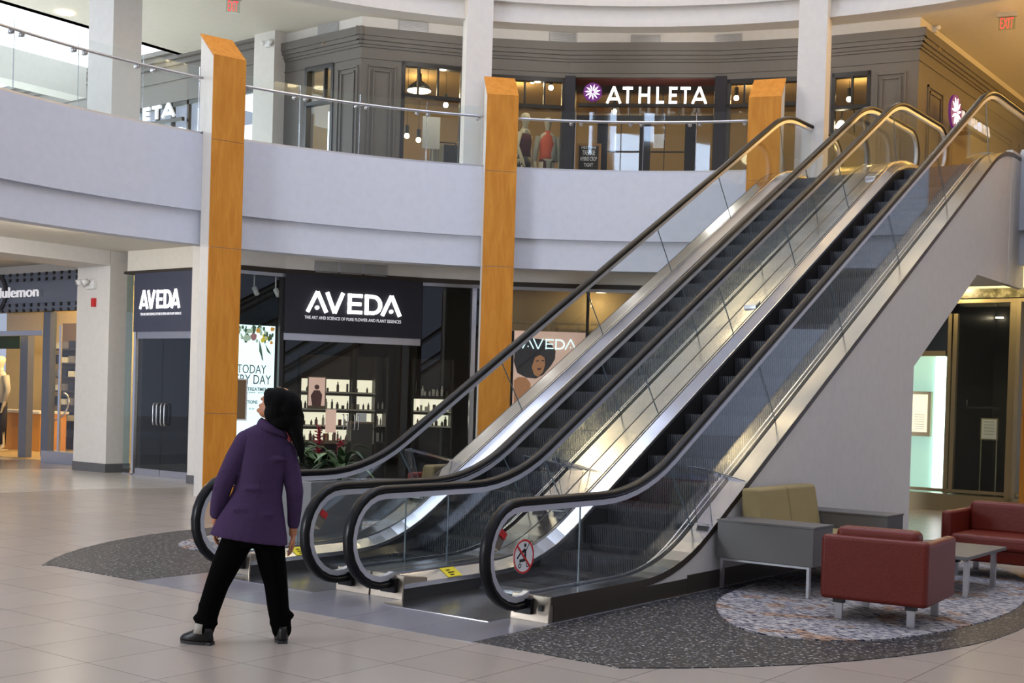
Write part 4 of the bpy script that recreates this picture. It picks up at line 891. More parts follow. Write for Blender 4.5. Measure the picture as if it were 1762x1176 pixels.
struct(B(FR.m).box(FR.at(1643,700)[0],FR.at(1733,700)[0],.04,.052,zbb,zf),'window_right_shop','glass_s')
struct(B(FR.m).box(-.8,FR.at(1627,700)[0],.5,.55,0,FR.at(1600,613,.5)[1]+.02),'wall_aqua','aqua')
o = B(FR.m).box(FR.at(1608,700,.45)[0],FR.at(1625,700,.45)[0],.44,.49,.30,FR.at(1610,615,.45)[1]).build('light_panel','glow'); tag(o,'tall glowing white light panel beside the aqua wall of the dark right-hand shop','light panel')
T = thing('menu_case','brass display case with a lit menu sheet on the aqua wall','display case',tuple(FR.w(FR.at(1585,712,.4)[0],.4,1.2)))
u0 = FR.at(1565,712,.4)[0]; u1 = FR.at(1601,712,.4)[0]; z0 = FR.at(1585,751,.4)[1]; z1 = FR.at(1585,674,.4)[1]
B(FR.m).box(u0,u1,.40,.5,z0,z1).build('case','brass',T); B(FR.m).box(u0+.05,u1-.05,.385,.40,z0+.07,z1-.05).build('sheet','shelf_lit',T)
mb = B(FR.m)
for i in range(7): mb.box(u0+.09,u1-.09,.38,.385,z0+.12+.04*i,z0+.125+.04*i)
mb.build('printed_lines','ink',T)
struct(B(FR.m).box(-.9,FR.L+2,3.2,3.3,0,4.1),'wall_right_shop_back','black'); struct(B(FR.m).box(-.9,FR.L+2,.5,3.2,3.7,3.75),'ceiling_right_shop','black'); struct(B(FR.m).box(FR.at(1625,700,.5)[0],FR.at(1625,700,.5)[0]+.05,.5,3.2,0,4.1),'wall_right_shop_side','black'); struct(B(FR.m).box(-.9,FR.L+2,.45,3.2,.004,.01),'floor_right_shop','walnut')
T = thing('notice_stand','framed white notice on a two-legged brass stand inside the dark right-hand shop','notice stand',tuple(FR.w(FR.at(1702,740,.7)[0],.7,.01)))
u0 = FR.at(1687,740,.7)[0]; u1 = FR.at(1717,740,.7)[0]; z0 = FR.at(1702,758,.7)[1]; z1 = FR.at(1702,720,.7)[1]
B(FR.m).box(u0,u1,.70,.73,z0,z1).build('frame','brass',T); B(FR.m).box(u0+.02,u1-.02,.69,.70,z0+.02,z1-.02).build('sheet','paper',T)
for uu in (u0+.015,u1-.015): B(FR.m).tube([(uu,.715,.012),(uu,.715,z0)],.01,6).build('leg','brass',T)
mb = B(FR.m)
for i in range(5): mb.box(u0+.06,u1-.06,.686,.69,z0+.1+.05*i,z0+.105+.05*i)
mb.build('printed_lines','ink',T)
for x, y in ((1693,553),(1720,547)):
    vv = .6
    while FR.at(x,y,vv)[1] < 3.69 and vv < 3.1: vv += .02
    u, z = FR.at(x,y,vv); o = B(FR.m).box(u-.06,u+.06,vv-.05,vv+.05,z-.01,z+.01).build('downlight','lit_warm'); tag(o,'tiny warm ceiling light inside the dark right-hand shop','downlight','ceiling lights in the dark right shop')
u, z = FR.at(1661,690,1.6); o = B().lathe([(.03,-.1),(.035,0),(.012,.06),(.012,.16)],tuple(FR.w(u,1.6,z)),10).build('bottle','prod_w'); tag(o,'small amber-lit bottle on the bar shelf in the dark right shop','bottle')
u0 = FR.at(1643,700,1.5)[0]; o = B(FR.m).box(u0+.05,FR.at(1712,700,1.5)[0],1.5,1.75,z-.13,z-.10).build('bar_shelf','walnut'); tag(o,'dark shelf inside the right-hand shop','shelf')
point('right_bulkhead_lamp',tuple(pol(D(91),9.6,3.7)),30,(1,.78,.40))
point('right_bulkhead_lamp',tuple(pol(D(84),9.6,3.7)),30,(1,.78,.40))
# tan downlights under the right balcony
point('right_lounge_lamp',(-2.6,19.2,3.9),22,(1,.8,.5))

# ================================================================== ESCALATORS
TAN = math.tan(PI/6)
def fillet(z0, yA, z1, r0, r1, ya, yb, n=7):
    """level z0, then 30 degree climb whose line passes (yA, z0), then level z1; list of (y,z)"""
    t0 = r0*math.tan(PI/12); t1 = r1*math.tan(PI/12); yB = yA+(z1-z0)/TAN
    pts = [(ya,z0)]
    for i in range(n+1): a = PI/6*i/n; pts.append((yA-t0+r0*math.sin(a), z0+r0*(1-math.cos(a))))
    for i in range(n+1): a = PI/6*(1-i/n); pts.append((yB+t1-r1*math.sin(a), z1-r1*(1-math.cos(a))))
    pts.append((yb,z1)); return pts
YS = 8.80
def lineY(off): return YS-off/TAN                      # where the climb S+off meets z=0
Z0, Z1, YE0, YE1 = .187, 5.36, 7.28, 20.1
deck = fillet(Z0, YS+Z0/TAN, Z1, 2.3, 2.0, YE0, YE1)
hr = fillet(.875, YS+(.875-.855)/TAN, 6.20, 2.2, 1.7, 7.15, 19.95)      # handrail centre line
def zat(prof, y):
    for (a, b), (c, d) in zip(prof[:-1], prof[1:]):
        if a <= y <= c: return b+(d-b)*(y-a)/max(c-a,1e-6)
    return prof[0][1] if y < prof[0][0] else prof[-1][1]
rn = .385
def loop(off):                                          # handrail loop moved inward by off
    r = rn-off; c0 = (7.15,.875-rn); c1 = (19.95,6.20-rn); P = []
    for i in range(15): a = math.radians(-62-(-62-(-270))*i/14) if False else math.radians(-66-204*i/14); P.append((c0[0]+r*math.cos(a)*1.0, c0[1]+r*math.sin(a)))
    h = hr[1:-1]; n = len(h)
    for i, p in enumerate(h):
        q0 = h[max(i-1,0)]; q1 = h[min(i+1,n-1)]; d = Vector((q1[0]-q0[0],q1[1]-q0[1])).normalized(); P.append((p[0]+d.y*off, p[1]-d.x*off))
    for i in range(15): a = math.radians(90-160*i/14); P.append((c1[0]+r*math.cos(a), c1[1]+r*math.sin(a)))
    return P
def sweep(x, path, w, h, name, m, T, smooth=False, up=0, rnd=False):
    """bar of width w (along x) and depth h (in plane), centred on the path"""
    rings = []; n = len(path)
    for i, p in enumerate(path):
        q0 = path[max(i-1,0)]; q1 = path[min(i+1,n-1)]; d = Vector((q1[0]-q0[0],q1[1]-q0[1])).normalized(); nn = Vector((-d.y,d.x))
        if rnd: sec = [(-w/2,-h*.5),(-w*.5,h*.05),(-w*.38,h*.38),(-w*.15,h*.5),(w*.15,h*.5),(w*.38,h*.38),(w*.5,h*.05),(w/2,-h*.5)]
        else: sec = [(-w/2,-h/2),(-w/2,h/2),(w/2,h/2),(w/2,-h/2)]
        rings.append([(x+a, p[0]+nn.x*b, p[1]+nn.y*b) for a, b in sec])
    return B().rings(rings).build(name,m,T,smooth=smooth)
def strip(prof, sec, name, m, T):
    """cross-section of (x, dz) carried along prof"""
    return B().rings([[(x, y, z+dz) for x, dz in sec] for y, z in prof]).build(name,m,T)
GX, OX, IX = .66, .875, .53
def escalator(cx, label, seam):
    T = thing('escalator',label,'escalator',(cx,YE0,0),'escalators')
    for s in (-1,1):
        x = cx+s*GX; ox = cx+s*(seam if s > 0 and seam else OX)
        # decks
        strip(deck,[(x+s*.022,0),(x+s*.022,-.03),(ox,-.03),(ox,0)],'outer_deck','steel',T)
        strip(deck,[(ox-s*.002,-.0),(ox-s*.002,-.055),(ox+s*.006,-.055),(ox+s*.006,.004)],'deck_trim','bronze',T)
        d = strip(deck,[(x-s*.022,0),(x-s*.022,-.03),(cx+s*IX,-.095),(cx+s*IX,-.065)],'inner_deck','steel',T)
        strip(deck,[(cx+s*(IX+.004),-.062),(cx+s*(IX+.004),-.095),(cx+s*(IX-.008),-.098),(cx+s*(IX-.008),-.062)],'deck_lip','alu',T)
        strip(deck,[(x-.022,-.002),(x-.022,-.03),(x+.022,-.03),(x+.022,-.002)],'glass_channel','rubber',T)
        strip(deck,[(x-s*.024,.018),(x-s*.024,-.01),(x-s*.014,-.01),(x-s*.014,.018)],'glass_clip','alu',T)
        strip(deck,[(cx+s*(IX+.01),-.06),(cx+s*(IX+.01),-.5),(cx+s*(IX-.004),-.5),(cx+s*(IX-.004),-.10)],'skirt_panel','black',T) if False else None
        sk = B(); sk.rings([[(cx+s*(IX+.012),y,z-.07),(cx+s*(IX+.012),y,max(z-.52,-.02)),(cx+s*(IX-.003),y,max(z-.52,-.02)),(cx+s*(IX-.003),y,z-.10)] for y, z in deck]); sk.build('skirt_panel','black',T)
        # balustrade glass in panes
        inner = loop(.045); i0 = 15; low = [p for p in deck]
        ys = [7.95,9.72,11.37,13.02,14.67,16.33,18.1]
        def top(yb):                                    # point on the rail perpendicular to the slope above deck point yb
            zb = zat(deck,yb); k = min(max((yb-8.4)/1.2,0),1) if yb < 12 else 1-min(max((yb-17.6)/1.0,0),1)
            yt = yb-.43*k
            return (yt, zat(hr,yt)-.045/math.cos(PI/6*k))
        def pane(poly, nm='glass_pane'):
            n = len(poly); mb = B(); mb.prism(poly,0,x-.005,x+.005); o = mb.build(nm,'glass',T); return o
        fr = [p for p in inner[:15] if p[1] > Z0+.005]
        poly = [(YE0+.05 if False else fr[0][0],Z0)]+fr+[(7.5,zat(hr,7.5)-.045),top(7.95)[0:2],(7.95,zat(deck,7.95))]
        g0 = pane(poly)
        for a, b in zip(ys[:-1],ys[1:]):
            n = 8; lo = [(a+.008+(b-a-.016)*i/n) for i in range(n+1)]
            pane([(y,zat(deck,y)+.001) for y in lo]+[top(y) for y in reversed(lo)])
            (ty,tz) = top(b-.004); B().add([(x-.006,b-.0035,zat(deck,b)),(x+.006,b-.0035,zat(deck,b)),(x+.006,b+.0035,zat(deck,b)),(x-.006,b+.0035,zat(deck,b)),(x-.006,ty-.0035,tz),(x+.006,ty-.0035,tz),(x+.006,ty+.0035,tz),(x-.006,ty+.0035,tz)],[(0,1,2,3),(7,6,5,4),(0,4,5,1),(1,5,6,2),(2,6,7,3),(3,7,4,0)]).build('pane_joint','edge',T)
        (ty,tz) = top(7.95); B().box(x-.006,x+.006,7.9465,7.9535,Z0,tz).build('pane_joint','edge',T)
        en = [p for p in inner[-15:] if p[1] > Z1+.005]
        pane([(18.108,zat(deck,18.108))]+[(en[-1][0],Z1)]+list(reversed(en))+[top(18.108)])
        # rail under the handrail, then the handrail
        sweep(x,loop(.060),.046,.044,'rail_profile','alu_rail',T)
        sweep(x,loop(.030),.05,.018,'handrail_guide','rubber',T)
        sweep(x,loop(.078),.018,.020,'rail_lip','alu',T) if False else None
        sweep(x,loop(.0),.084,.044,'handrail','rubber',T,smooth=True,rnd=True)
        # newel base
        xa, xb = sorted((cx+s*IX, ox))
        nb = B().add([(xa,YE0-.02,0),(xb,YE0-.02,0),(xb,YE0,Z0+.004),(xa,YE0,Z0+.004),(xa,YE0+.28,0),(xb,YE0+.28,0),(xb,YE0+.28,Z0-.032),(xa,YE0+.28,Z0-.032)],
            [(0,1,2,3),(7,6,5,4),(0,4,5,1),(1,5,6,2),(2,6,7,3),(3,7,4,0)]).build('newel_base','steel_b',T,bev=.006)
        B().box(x-.075,x+.075,YE0-.05,YE0+.02,.055,.165).build('handrail_inlet','rubber',nb)
        B().box(cx+s*(OX-.07)-.016,cx+s*(OX-.07)+.016,YE0-.028,YE0,.085,.125).build('inlet_switch','black',nb)
        B().box(*sorted((ox,ox+s*.005)),YE0+.035,deck[3][0]+1.6,0,Z0-.055).build('base_cladding','bronze' if s > 0 else 'black',T)
        B().box(*sorted((cx+s*IX,cx+s*(IX+.012))),YE0+.1,9.3,0,Z0-.07).build('inner_cladding','black',T)
    # steps
    rise, tread = .2148, .372
    def step(y0, z0, nm='step'):
        mb = B(); n = 42; xs = [cx-.515+1.03*i/(n*2) for i in range(n*2+1)]
        top = [];
        for k in range(n*2):
            g = 0 if k % 2 == 0 else .009
            mb.add([(xs[k],y0-.0+g,z0-g*.6),(xs[k+1],y0+g,z0-g*.6),(xs[k+1],y0+tread,z0-g*.6),(xs[k],y0+tread,z0-g*.6)],[(0,1,2,3)])
            mb.add([(xs[k],y0+g,z0-g*.6),(xs[k+1],y0+g,z0-g*.6),(xs[k+1],y0+.025+g,z0-rise-.02),(xs[k],y0+.025+g,z0-rise-.02)],[(0,3,2,1)])
        o = mb.build(nm,'step',T); o.data.materials.append(M['tread']); o.data.materials.append(M['alu'])
        for i, p in enumerate(o.data.polygons): p.material_index = 1 if abs(p.normal.z) > .9 else 0
        return o
    first = step(9.442,.215)
    base = first
    for k in range(1,24):
        c = base.copy(); COL.objects.link(c); c.parent = T; c.location = (0,tread*k,rise*k)
    for y0, z0 in ((9.07,.06),(8.70,.025),(8.33,.02)):
        c = base.copy(); COL.objects.link(c); c.parent = T; c.location = (0,y0-9.442,z0-.215)
    c = base.copy(); COL.objects.link(c); c.parent = T; c.location = (0,tread*24-.05,5.18-.215)
    B().box(cx-IX,cx+IX,7.0,8.34,.0,.008).build('floor_plate','steel',T); B().box(cx-.5,cx+.5,8.2,8.36,.008,.022).build('comb_plate','alu',T); B().box(cx-IX,cx+IX,18.35,20.3,5.181,5.192).build('floor_plate','steel',T)
    # climb barrier of clear plastic on both outer decks
    for s in (-1,1):
        xo = cx+s*(GX+.05); xo2 = cx+s*(OX-.02); y = 9.75; z = zat(deck,y)
        P = B()
        for pts in ([(xo,y,z),(xo2,y,z),(xo2,y-.14,z+.50),(xo,y-.20,z+.52)],[(xo,y-.20,z+.52),(xo2,y-.14,z+.50),(xo2,y+.62,z+.36),(xo,y+.62,z+.36)],[(xo,y,z),(xo,y-.20,z+.52),(xo,y+.62,z+.36)]):
            q = [Vector(p) for p in pts]; nn = (q[1]-q[0]).cross(q[2]-q[0]).normalized()*.004; k = len(q)
            P.add([p-nn for p in q]+[p+nn for p in q],[tuple(range(k)),tuple(range(2*k-1,k-1,-1))]+[(i,i+k,(i+1)%k+k,(i+1)%k) for i in range(k)])
        cb = P.build('climb_barrier','acrylic',T)
        B().tube([(xo2,y-.14,z+.50),(xo2,y+.62,zat(deck,y+.62)+.01)],.005,4).tube([(xo,y,z),(xo,y-.20,z+.52)],.004,4).tube([(xo2,y,z),(xo2,y-.14,z+.5)],.003,4).tube([(xo,y-.2,z+.52),(xo2,y-.14,z+.5)],.004,4).build('barrier_edge','edge',cb)
        B().box(*sorted((xo,xo2-s*.03)),y-.06,y-.01,z,z+.012).build('barrier_foot','vent',cb)
    return T
R_ = escalator(-5.95,'right-hand escalator, with a no-pushchair sticker on its near glass, beside the white wall',None)
L_ = escalator(-7.74,'left-hand escalator, its nearest handrail loop partly behind the purple-coated person',.90)
def sub(mb, name, m, parent, **k): return mb.build(name,m,parent,**k)
# cover between the two escalators, little brackets on it
strip_pts = [(y,z) for y, z in deck]
for T_, cx_ in ((R_,-5.95),):
    for y in (13.6,17.3):
        z = zat(deck,y); a = cx_-GX-.17
        B().add([(a,y,z),(a+.15,y+.02,z),(a+.15,y+.02,z+.05),(a,y,z+.05),(a,y+.12,z+.07),(a+.15,y+.14,z+.07),(a+.15,y+.14,z+.12),(a,y+.12,z+.12)],[(0,1,2,3),(7,6,5,4),(0,4,5,1),(1,5,6,2),(2,6,7,3),(3,7,4,0)]).build('deck_bracket','steel_s',T_,bev=.008)
# stop switches, stickers
for T_, x in ((R_,-5.95+GX),(L_,-7.74+GX)):
    bx = B(Matrix.Translation((x-.03,6.99,.62)) @ Matrix.Rotation(math.radians(-35),4,'X')).box(-.045,.02,-.075,.03,-.10,.05).build('switch_box','steel_b',T_,bev=.01)
    B(Matrix.Translation((x-.03,6.99,.62)) @ Matrix.Rotation(math.radians(-35),4,'X')).box(.02,.032,-.06,.015,-.01,.04).build('stop_button','red',bx)
sg = B(); cy_, cz_, r_ = 7.22, .47, .125; x = -5.95+GX+.006
def dsk(mb, r, x0, x1, c=(7.22,.47)): mb.prism([(c[0]+r*math.cos(2*PI*k/28), c[1]+r*math.sin(2*PI*k/28)) for k in range(28)],0,x0,x1); return mb
st = dsk(B(),.125,x,x+.002).build('prohibition_sticker','whitep',R_)
rg = B(); rg.rings([[(x+.002,cy_+r*math.cos(2*PI*k/32),cz_+r*math.sin(2*PI*k/32)),(x+.004,cy_+r*math.cos(2*PI*k/32),cz_+r*math.sin(2*PI*k/32)),(x+.004,cy_+(r-.014)*math.cos(2*PI*k/32),cz_+(r-.014)*math.sin(2*PI*k/32)),(x+.002,cy_+(r-.014)*math.cos(2*PI*k/32),cz_+(r-.014)*math.sin(2*PI*k/32))] for r in (.125,) for k in range(32)],closed=True,cap=False)
rg.build('red_ring','red',st)
def yz(mb, pts, w, x0, x1):
    for a, b in zip(pts[:-1],pts[1:]):
        d = Vector((b[0]-a[0],b[1]-a[1])).normalized(); n = Vector((-d.y,d.x))*w/2
        q = [(a[0]+n.x,a[1]+n.y),(a[0]-n.x,a[1]-n.y),(b[0]-n.x,b[1]-n.y),(b[0]+n.x,b[1]+n.y)]; mb.prism(q,0,x0,x1)
pg = B()
yz(pg,[(7.14,.46),(7.19,.505)],.014,x+.002,x+.0035); yz(pg,[(7.17,.44),(7.24,.445),(7.235,.52),(7.20,.50)],.022,x+.002,x+.0035); dsk(pg,.014,x+.002,x+.0035,(7.235,.55))
yz(pg,[(7.24,.50),(7.29,.57),(7.32,.575),(7.33,.55)],.006,x+.002,x+.0035)
for yy in (7.175,7.27):
    pg.rings([[(x+.002,yy+r*math.cos(2*PI*k/14),.405+r*math.sin(2*PI*k/14)) for r in (.018,.011)]+[(x+.0035,yy+r*math.cos(2*PI*k/14),.405+r*math.sin(2*PI*k/14)) for r in (.011,.018)] for k in range(14)],closed=True,cap=False)
pg.build('pushchair_pictogram','black',st)
rr = B(); yz(rr,[(7.135,.555),(7.305,.385)],.016,x+.0036,x+.005); rr.build('red_slash','red',st)
for T_, cx_ in ((R_,-5.95),(L_,-7.74)):
    y0, y1 = 7.83, 8.01
    def dz(xx): t = (abs(xx-cx_)-IX)/(GX-.022-IX); return zat(deck,7.9)-.065*(1-t)+.002
    xa, xb = cx_-GX+.024, cx_-IX-.006
    yl = B().add([(xa,y0,dz(xa)),(xb,y0,dz(xb)),(xb,y1,dz(xb)),(xa,y1,dz(xa)),(xa,y0,dz(xa)+.002),(xb,y0,dz(xb)+.002),(xb,y1,dz(xb)+.002),(xa,y1,dz(xa)+.002)],[(0,1,2,3),(7,6,5,4),(0,4,5,1),(1,5,6,2),(2,6,7,3),(3,7,4,0)]).build('warning_sticker','yellow',T_)
    for i, (u, w) in enumerate(((.3,.02),(.55,.035),(.8,.02))):
        xx = xa+(xb-xa)*u; B().box(xx-.008,xx+.008,y0+.05,y0+.05+w*2,dz(xx)+.002,dz(xx)+.006).build('sticker_mark','black',yl)
# enclosure walls under the escalators
def side(yl=7.45):
    pts = [(yl,.0)]; pts += [(y,z-.05) for y, z in deck if y > yl+.3]; pts = [p for p in pts if p[0] < 18.5]
    pts += [(18.55,5.31),(18.6,3.47),(17.07,3.47),(14.72,2.14),(14.72,0)]
    return pts
struct(B().prism([(7.45,0),(7.45,.12)]+side()[1:],0,-5.155,-5.082),'wall_escalator_right','white')
struct(B().prism([(7.45,0),(7.45,.12)]+side()[1:],0,-8.60,-8.54),'wall_escalator_left','white')
struct(B().prism([(14.72,0),(14.64,0),(14.64,2.18),(17.03,3.55),(18.6,3.55),(18.6,3.47),(17.07,3.47),(14.72,2.14)],0,-8.54,-5.155),'wall_escalator_soffit','white')
struct(B().box(-8.6,-5.08,18.56,18.66,3.47,5.15),'wall_escalator_end','white')
struct(B().box(-5.083,-5.068,9.3,14.72,0,.158),'baseboard_right','bronze'); struct(B().box(-8.615,-8.60,9.3,14.72,0,.158),'baseboard_left','bronze')
struct(B().box(-5.16,-5.072,18.5,19.3,3.47,5.4),'wall_return_right','white')

# ================================================================== FURNITURE
def mirror_x(v): return 2*XM-v
def bench(mir, label, grp=None):
    X = (lambda v: mirror_x(v)) if mir else (lambda v: v)
    def bx(a, b, *r): return B().box(*sorted((X(a),X(b))),*r)
    T = thing('lounge_bench',label,'bench',(X(-4.6),10.8,0.014))
    for y0, y1 in ((9.72,10.12),(11.42,11.84)):
        e = bx(-5.03,-4.14,y0,y1,.28,.60).build('end_table','laminate',T,bev=.006); bx(-5.035,-4.135,y0-.005,y1+.005,.60,.615).build('table_top','laminate',e)
    bx(-5.0,-4.16,10.12,11.42,.25,.31).build('seat_frame','laminate',T)
    for y0, y1 in ((10.13,10.76),(10.77,11.41)):
        bx(-4.80,-4.12,y0,y1,.31,.46).build('seat_cushion','olive',T,bev=.03)
        mb = B(); xs = [X(v) for v in (-5.0,-4.78,-4.86,-5.02)]; mb.prism([(xs[0],.45),(xs[1],.45),(xs[2],.87),(xs[3],.87)],1,y0,y1); mb.build('back_cushion','olive',T,bev=.03)
    for y in (9.78,11.78):
        for xx in (-5.0,-4.2): bx(xx-.012,xx+.012,y-.02,y+.02,.012,.28).build('leg','steel_s',T)
        bx(-5.0,-4.2,y-.012,y+.012,.255,.28).build('leg_rail','steel_s',T)
    return T
bench(False,'low bench with olive cushions between two grey end tables, against the white escalator wall')
bench(True,'matching olive-cushioned bench with grey ends, seen through the escalator glass on the left')
def armchair(cx, cy, rot, w, d, label):
    T = thing('armchair',label,'armchair',(cx,cy,.014)); m = Matrix.Translation((cx,cy,0)) @ Matrix.Rotation(rot,4,'Z')
    # faces +y, back at -y
    def bb(*a): return B(m).box(*a)
    h = .655
    bb(-w/2,w/2,-d/2,-d/2+.10,.17,h).build('back_panel','leather',T,bev=.035)
    for s in (-1,1): bb(*sorted((s*w/2,s*(w/2-.095))),-d/2+.02,d/2,.17,h-.015).build('arm','leather',T,bev=.03)
    bb(-w/2+.05,w/2-.05,-d/2+.05,d/2-.02,.17,.30).build('seat_base','leather',T,bev=.02)
    bb(-w/2+.09,w/2-.09,-d/2+.12,d/2+.01,.29,.43).build('seat_cushion','leather',T,bev=.04)
    bb(-w/2+.09,w/2-.09,-d/2+.06,-d/2+.24,.40,h+.065).build('back_cushion','leather',T,bev=.05)
    for sx in (-1,1):
        for sy in (-1,1):
            x0 = sx*(w/2-.13); y0 = sy*(d/2-.08)
            lg = bb(x0-.03,x0+.03,y0-.012,y0+.012,.014,.145).build('leg','steel_s',T,bev=.004); bb(x0-.04,x0+.04,y0-.03,y0+.03,.14,.175).build('leg_mount','black',lg)
    return T
armchair(-3.375,9.37,math.radians(4),.80,.84,'red leather armchair nearest the viewer, seen from behind on the patterned carpet')
armchair(-3.42,12.66,PI-.02,.98,.80,'red leather armchair facing the viewer behind the low grey table')
armchair(mirror_x(-3.6),12.2,PI,.90,.80,'red leather armchair glimpsed through the escalator glass, left of the escalators')
T = thing('coffee_table','low grey-topped coffee table on steel legs between the red armchairs','table',(-3.5,11.2,.014))
B().box(-3.95,-3.2,10.78,11.95,.345,.375).build('table_top','laminate',T,bev=.004)
for x, y in ((-3.26,10.95),(-3.26,11.75),(-3.88,10.95),(-3.88,11.75)): B().box(x-.022,x+.022,y-.022,y+.022,.014,.345).build('leg','steel_s',T)

# ---- planter with bromeliads
PX, PY = -9.42, 9.10
T = thing('square_planter','square grey planter holding red-flowered bromeliads beside the left escalator','planter',(PX,PY,.014))
mb = B(); mb.rings([[(PX+sx*w,PY+sy*w,z) for sx, sy in ((-1,-1),(1,-1),(1,1),(-1,1))] for w, z in ((.36,.014),(.42,.72),(.38,.72),(.38,.66))]); mb.build('pot','concrete',T,bev=.01); B().box(PX-.38,PX+.38,PY-.38,PY+.38,.62,.675).build('soil','soil',T)
def leaf(mb, base, az, length, w, lift, droop, n=7):
    L = []; R = []
    d = Vector((math.cos(az),math.sin(az),0)); sd = Vector((-d.y,d.x,0))
    for i in range(n+1):
        t = i/n; p = base+d*(length*t*(.5+.5*t))+Vector((0,0,lift*math.sin(min(t*1.25,1)*PI/2)-droop*t*t)); ww = w*math.sin(PI*min(.12+t*.9,1))*.5+.002
        L.append(p+sd*ww+Vector((0,0,.012))); R.append(p-sd*ww+Vector((0,0,.012)))
    k = len(mb.v); vs = []
    for a, b in zip(L,R): vs += [a,(a+b)/2-Vector((0,0,.012)),b]
    up = [v+Vector((0,0,.003)) for v in vs]; m3 = len(vs); fs = []
    for i in range(n):
        for j in (0,1): a = i*3+j; fs.append((a,a+1,a+4,a+3)); fs.append((a+m3,a+3+m3,a+4+m3,a+1+m3))
    for i in range(n):
        for j in (0,2): a = i*3+j; fs.append((a,a+3,a+3+m3,a+m3))
    fs.append((0,1,1+m3,m3)); fs.append((1,2,2+m3,1+m3)); e = n*3; fs.append((e,e+1,e+1+m3,e+m3)); fs.append((e+1,e+2,e+2+m3,e+1+m3))
    mb.add(vs+up,fs)
random.seed(5)
for i, (dx, dy, hh, lab) in enumerate(((-.20,-.14,.50,'crimson-spiked bromeliad nearest the person, in the grey planter'),(.06,.02,.60,'tallest crimson bromeliad in the middle of the grey planter'),(.30,.10,.46,'right-hand crimson bromeliad in the grey planter'))):
    bp = Vector((PX+dx,PY+dy,.67)); T = thing('bromeliad',lab,'plant',tuple(bp),'bromeliads in the planter')
    mb = B(); mb2 = B()
    for k in range(24): leaf(mb if k % 7 else mb2, bp, 2*PI*k/24*3+random.uniform(-.15,.15), random.uniform(.26,.44), random.uniform(.07,.10), random.uniform(.28,.50), random.uniform(.10,.30))
    mb.build('leaves','leaf',T); mb2.build('pale_leaves','leaf2',T)
    mb = B(); mb.tube([bp,bp+Vector((0,0,hh-.1))],.012,6)
    for k in range(26):
        z = hh*(.45+.55*k/26); a = k*2.4; l = .075*(1-.5*k/26); leaf(mb,bp+Vector((0,0,z-.04)),a,l,.028,.05,.0,3)
    mb.build('flower_spike','flower',T)

# ================================================================== PERSON
G = Vector((-6.08,5.28,0)); UU = Vector((.656,.755,0)).normalized(); NN = Vector((-.755,.656,0)).normalized()
PM = Matrix(((UU.x,NN.x,0,G.x),(UU.y,NN.y,0,G.y),(0,0,1,0),(0,0,0,1)))     # u right, v away from viewer, z up
PT = thing('person','person in a purple coat and black trousers, standing feet apart and looking up left','person',tuple(G))
def rem(o, vox, sm=6):
    r = o.modifiers.new('remesh','REMESH'); r.mode = 'VOXEL'; r.voxel_size = vox; r.use_smooth_shade = True
    if sm: q = o.modifiers.new('smooth','SMOOTH'); q.iterations = sm; q.factor = .5
def limb(mb, pts, rs, n=14):
    P = []; Rr = []
    for i in range(len(pts)-1):
        for k in range(4):
            t = k/4; P.append(Vector(pts[i]).lerp(Vector(pts[i+1]),t)); Rr.append(rs[i]+(rs[i+1]-rs[i])*t)
    P.append(Vector(pts[-1])); Rr.append(rs[-1]); mb.tube(P,Rr,n)
    mb.ball(pts[0],rs[0],n=12,m=8); mb.ball(pts[-1],rs[-1],n=12,m=8)
def ell(mb, rows, n=24):                                  # (u, v, z, ru, rv, tilt)
    mb.rings([[(u+ru*math.cos(2*PI*k/n), v+rv*math.sin(2*PI*k/n), z+tl*math.cos(2*PI*k/n)) for k in range(n)] for u, v, z, ru, rv, tl in rows])
# body
b = B(PM)
ell(b,[(.07,0,.66,.13,.10,0),(.075,0,.80,.14,.105,0),(.09,0,.98,.115,.09,0),(.11,0,1.15,.14,.10,0),(.13,0,1.26,.12,.08,-.02),(.155,.0,1.34,.06,.06,-.02)])
limb(b,[(.15,0,1.34),(.175,-.01,1.45)],[.055,.052])
hc = Vector((.195,.0,1.525))                              # head, turned left and tilted back
HM = PM @ Matrix.Translation(hc) @ Matrix.Rotation(math.radians(62),4,'Z') @ Matrix.Rotation(math.radians(34),4,'X')
# head local: +y is the face direction, x ear to ear
h = B(HM)
ell(h,[(0,.045,-.125,.020,.018,0),(0,.035,-.11,.045,.045,0),(0,.012,-.075,.062,.078,0),(0,.004,-.03,.070,.090,0),(0,0,.02,.076,.096,0),(0,-.006,.065,.072,.092,0),(0,-.01,.10,.050,.066,0),(0,-.01,.118,.015,.02,0)],18)
h.ball((0,.098,-.02),.011,.017,.022); h.ball((0,.108,-.036),.013,.013,.010); h.ball((0,.094,-.068),.022,.010,.007); h.ball((0,.092,-.080),.018,.010,.007); h.ball((0,.082,-.108),.022,.018,.015); h.ball((0,.088,.012),.05,.012,.010)
for s in (-1,1): h.ball((s*.076,-.005,-.02),.010,.02,.03); h.ball((s*.030,.086,-.004),.015,.010,.008)
b.v += h.v; k0 = len(b.v)-len(h.v); b.f += [tuple(i+k0 for i in f) for f in h.f]
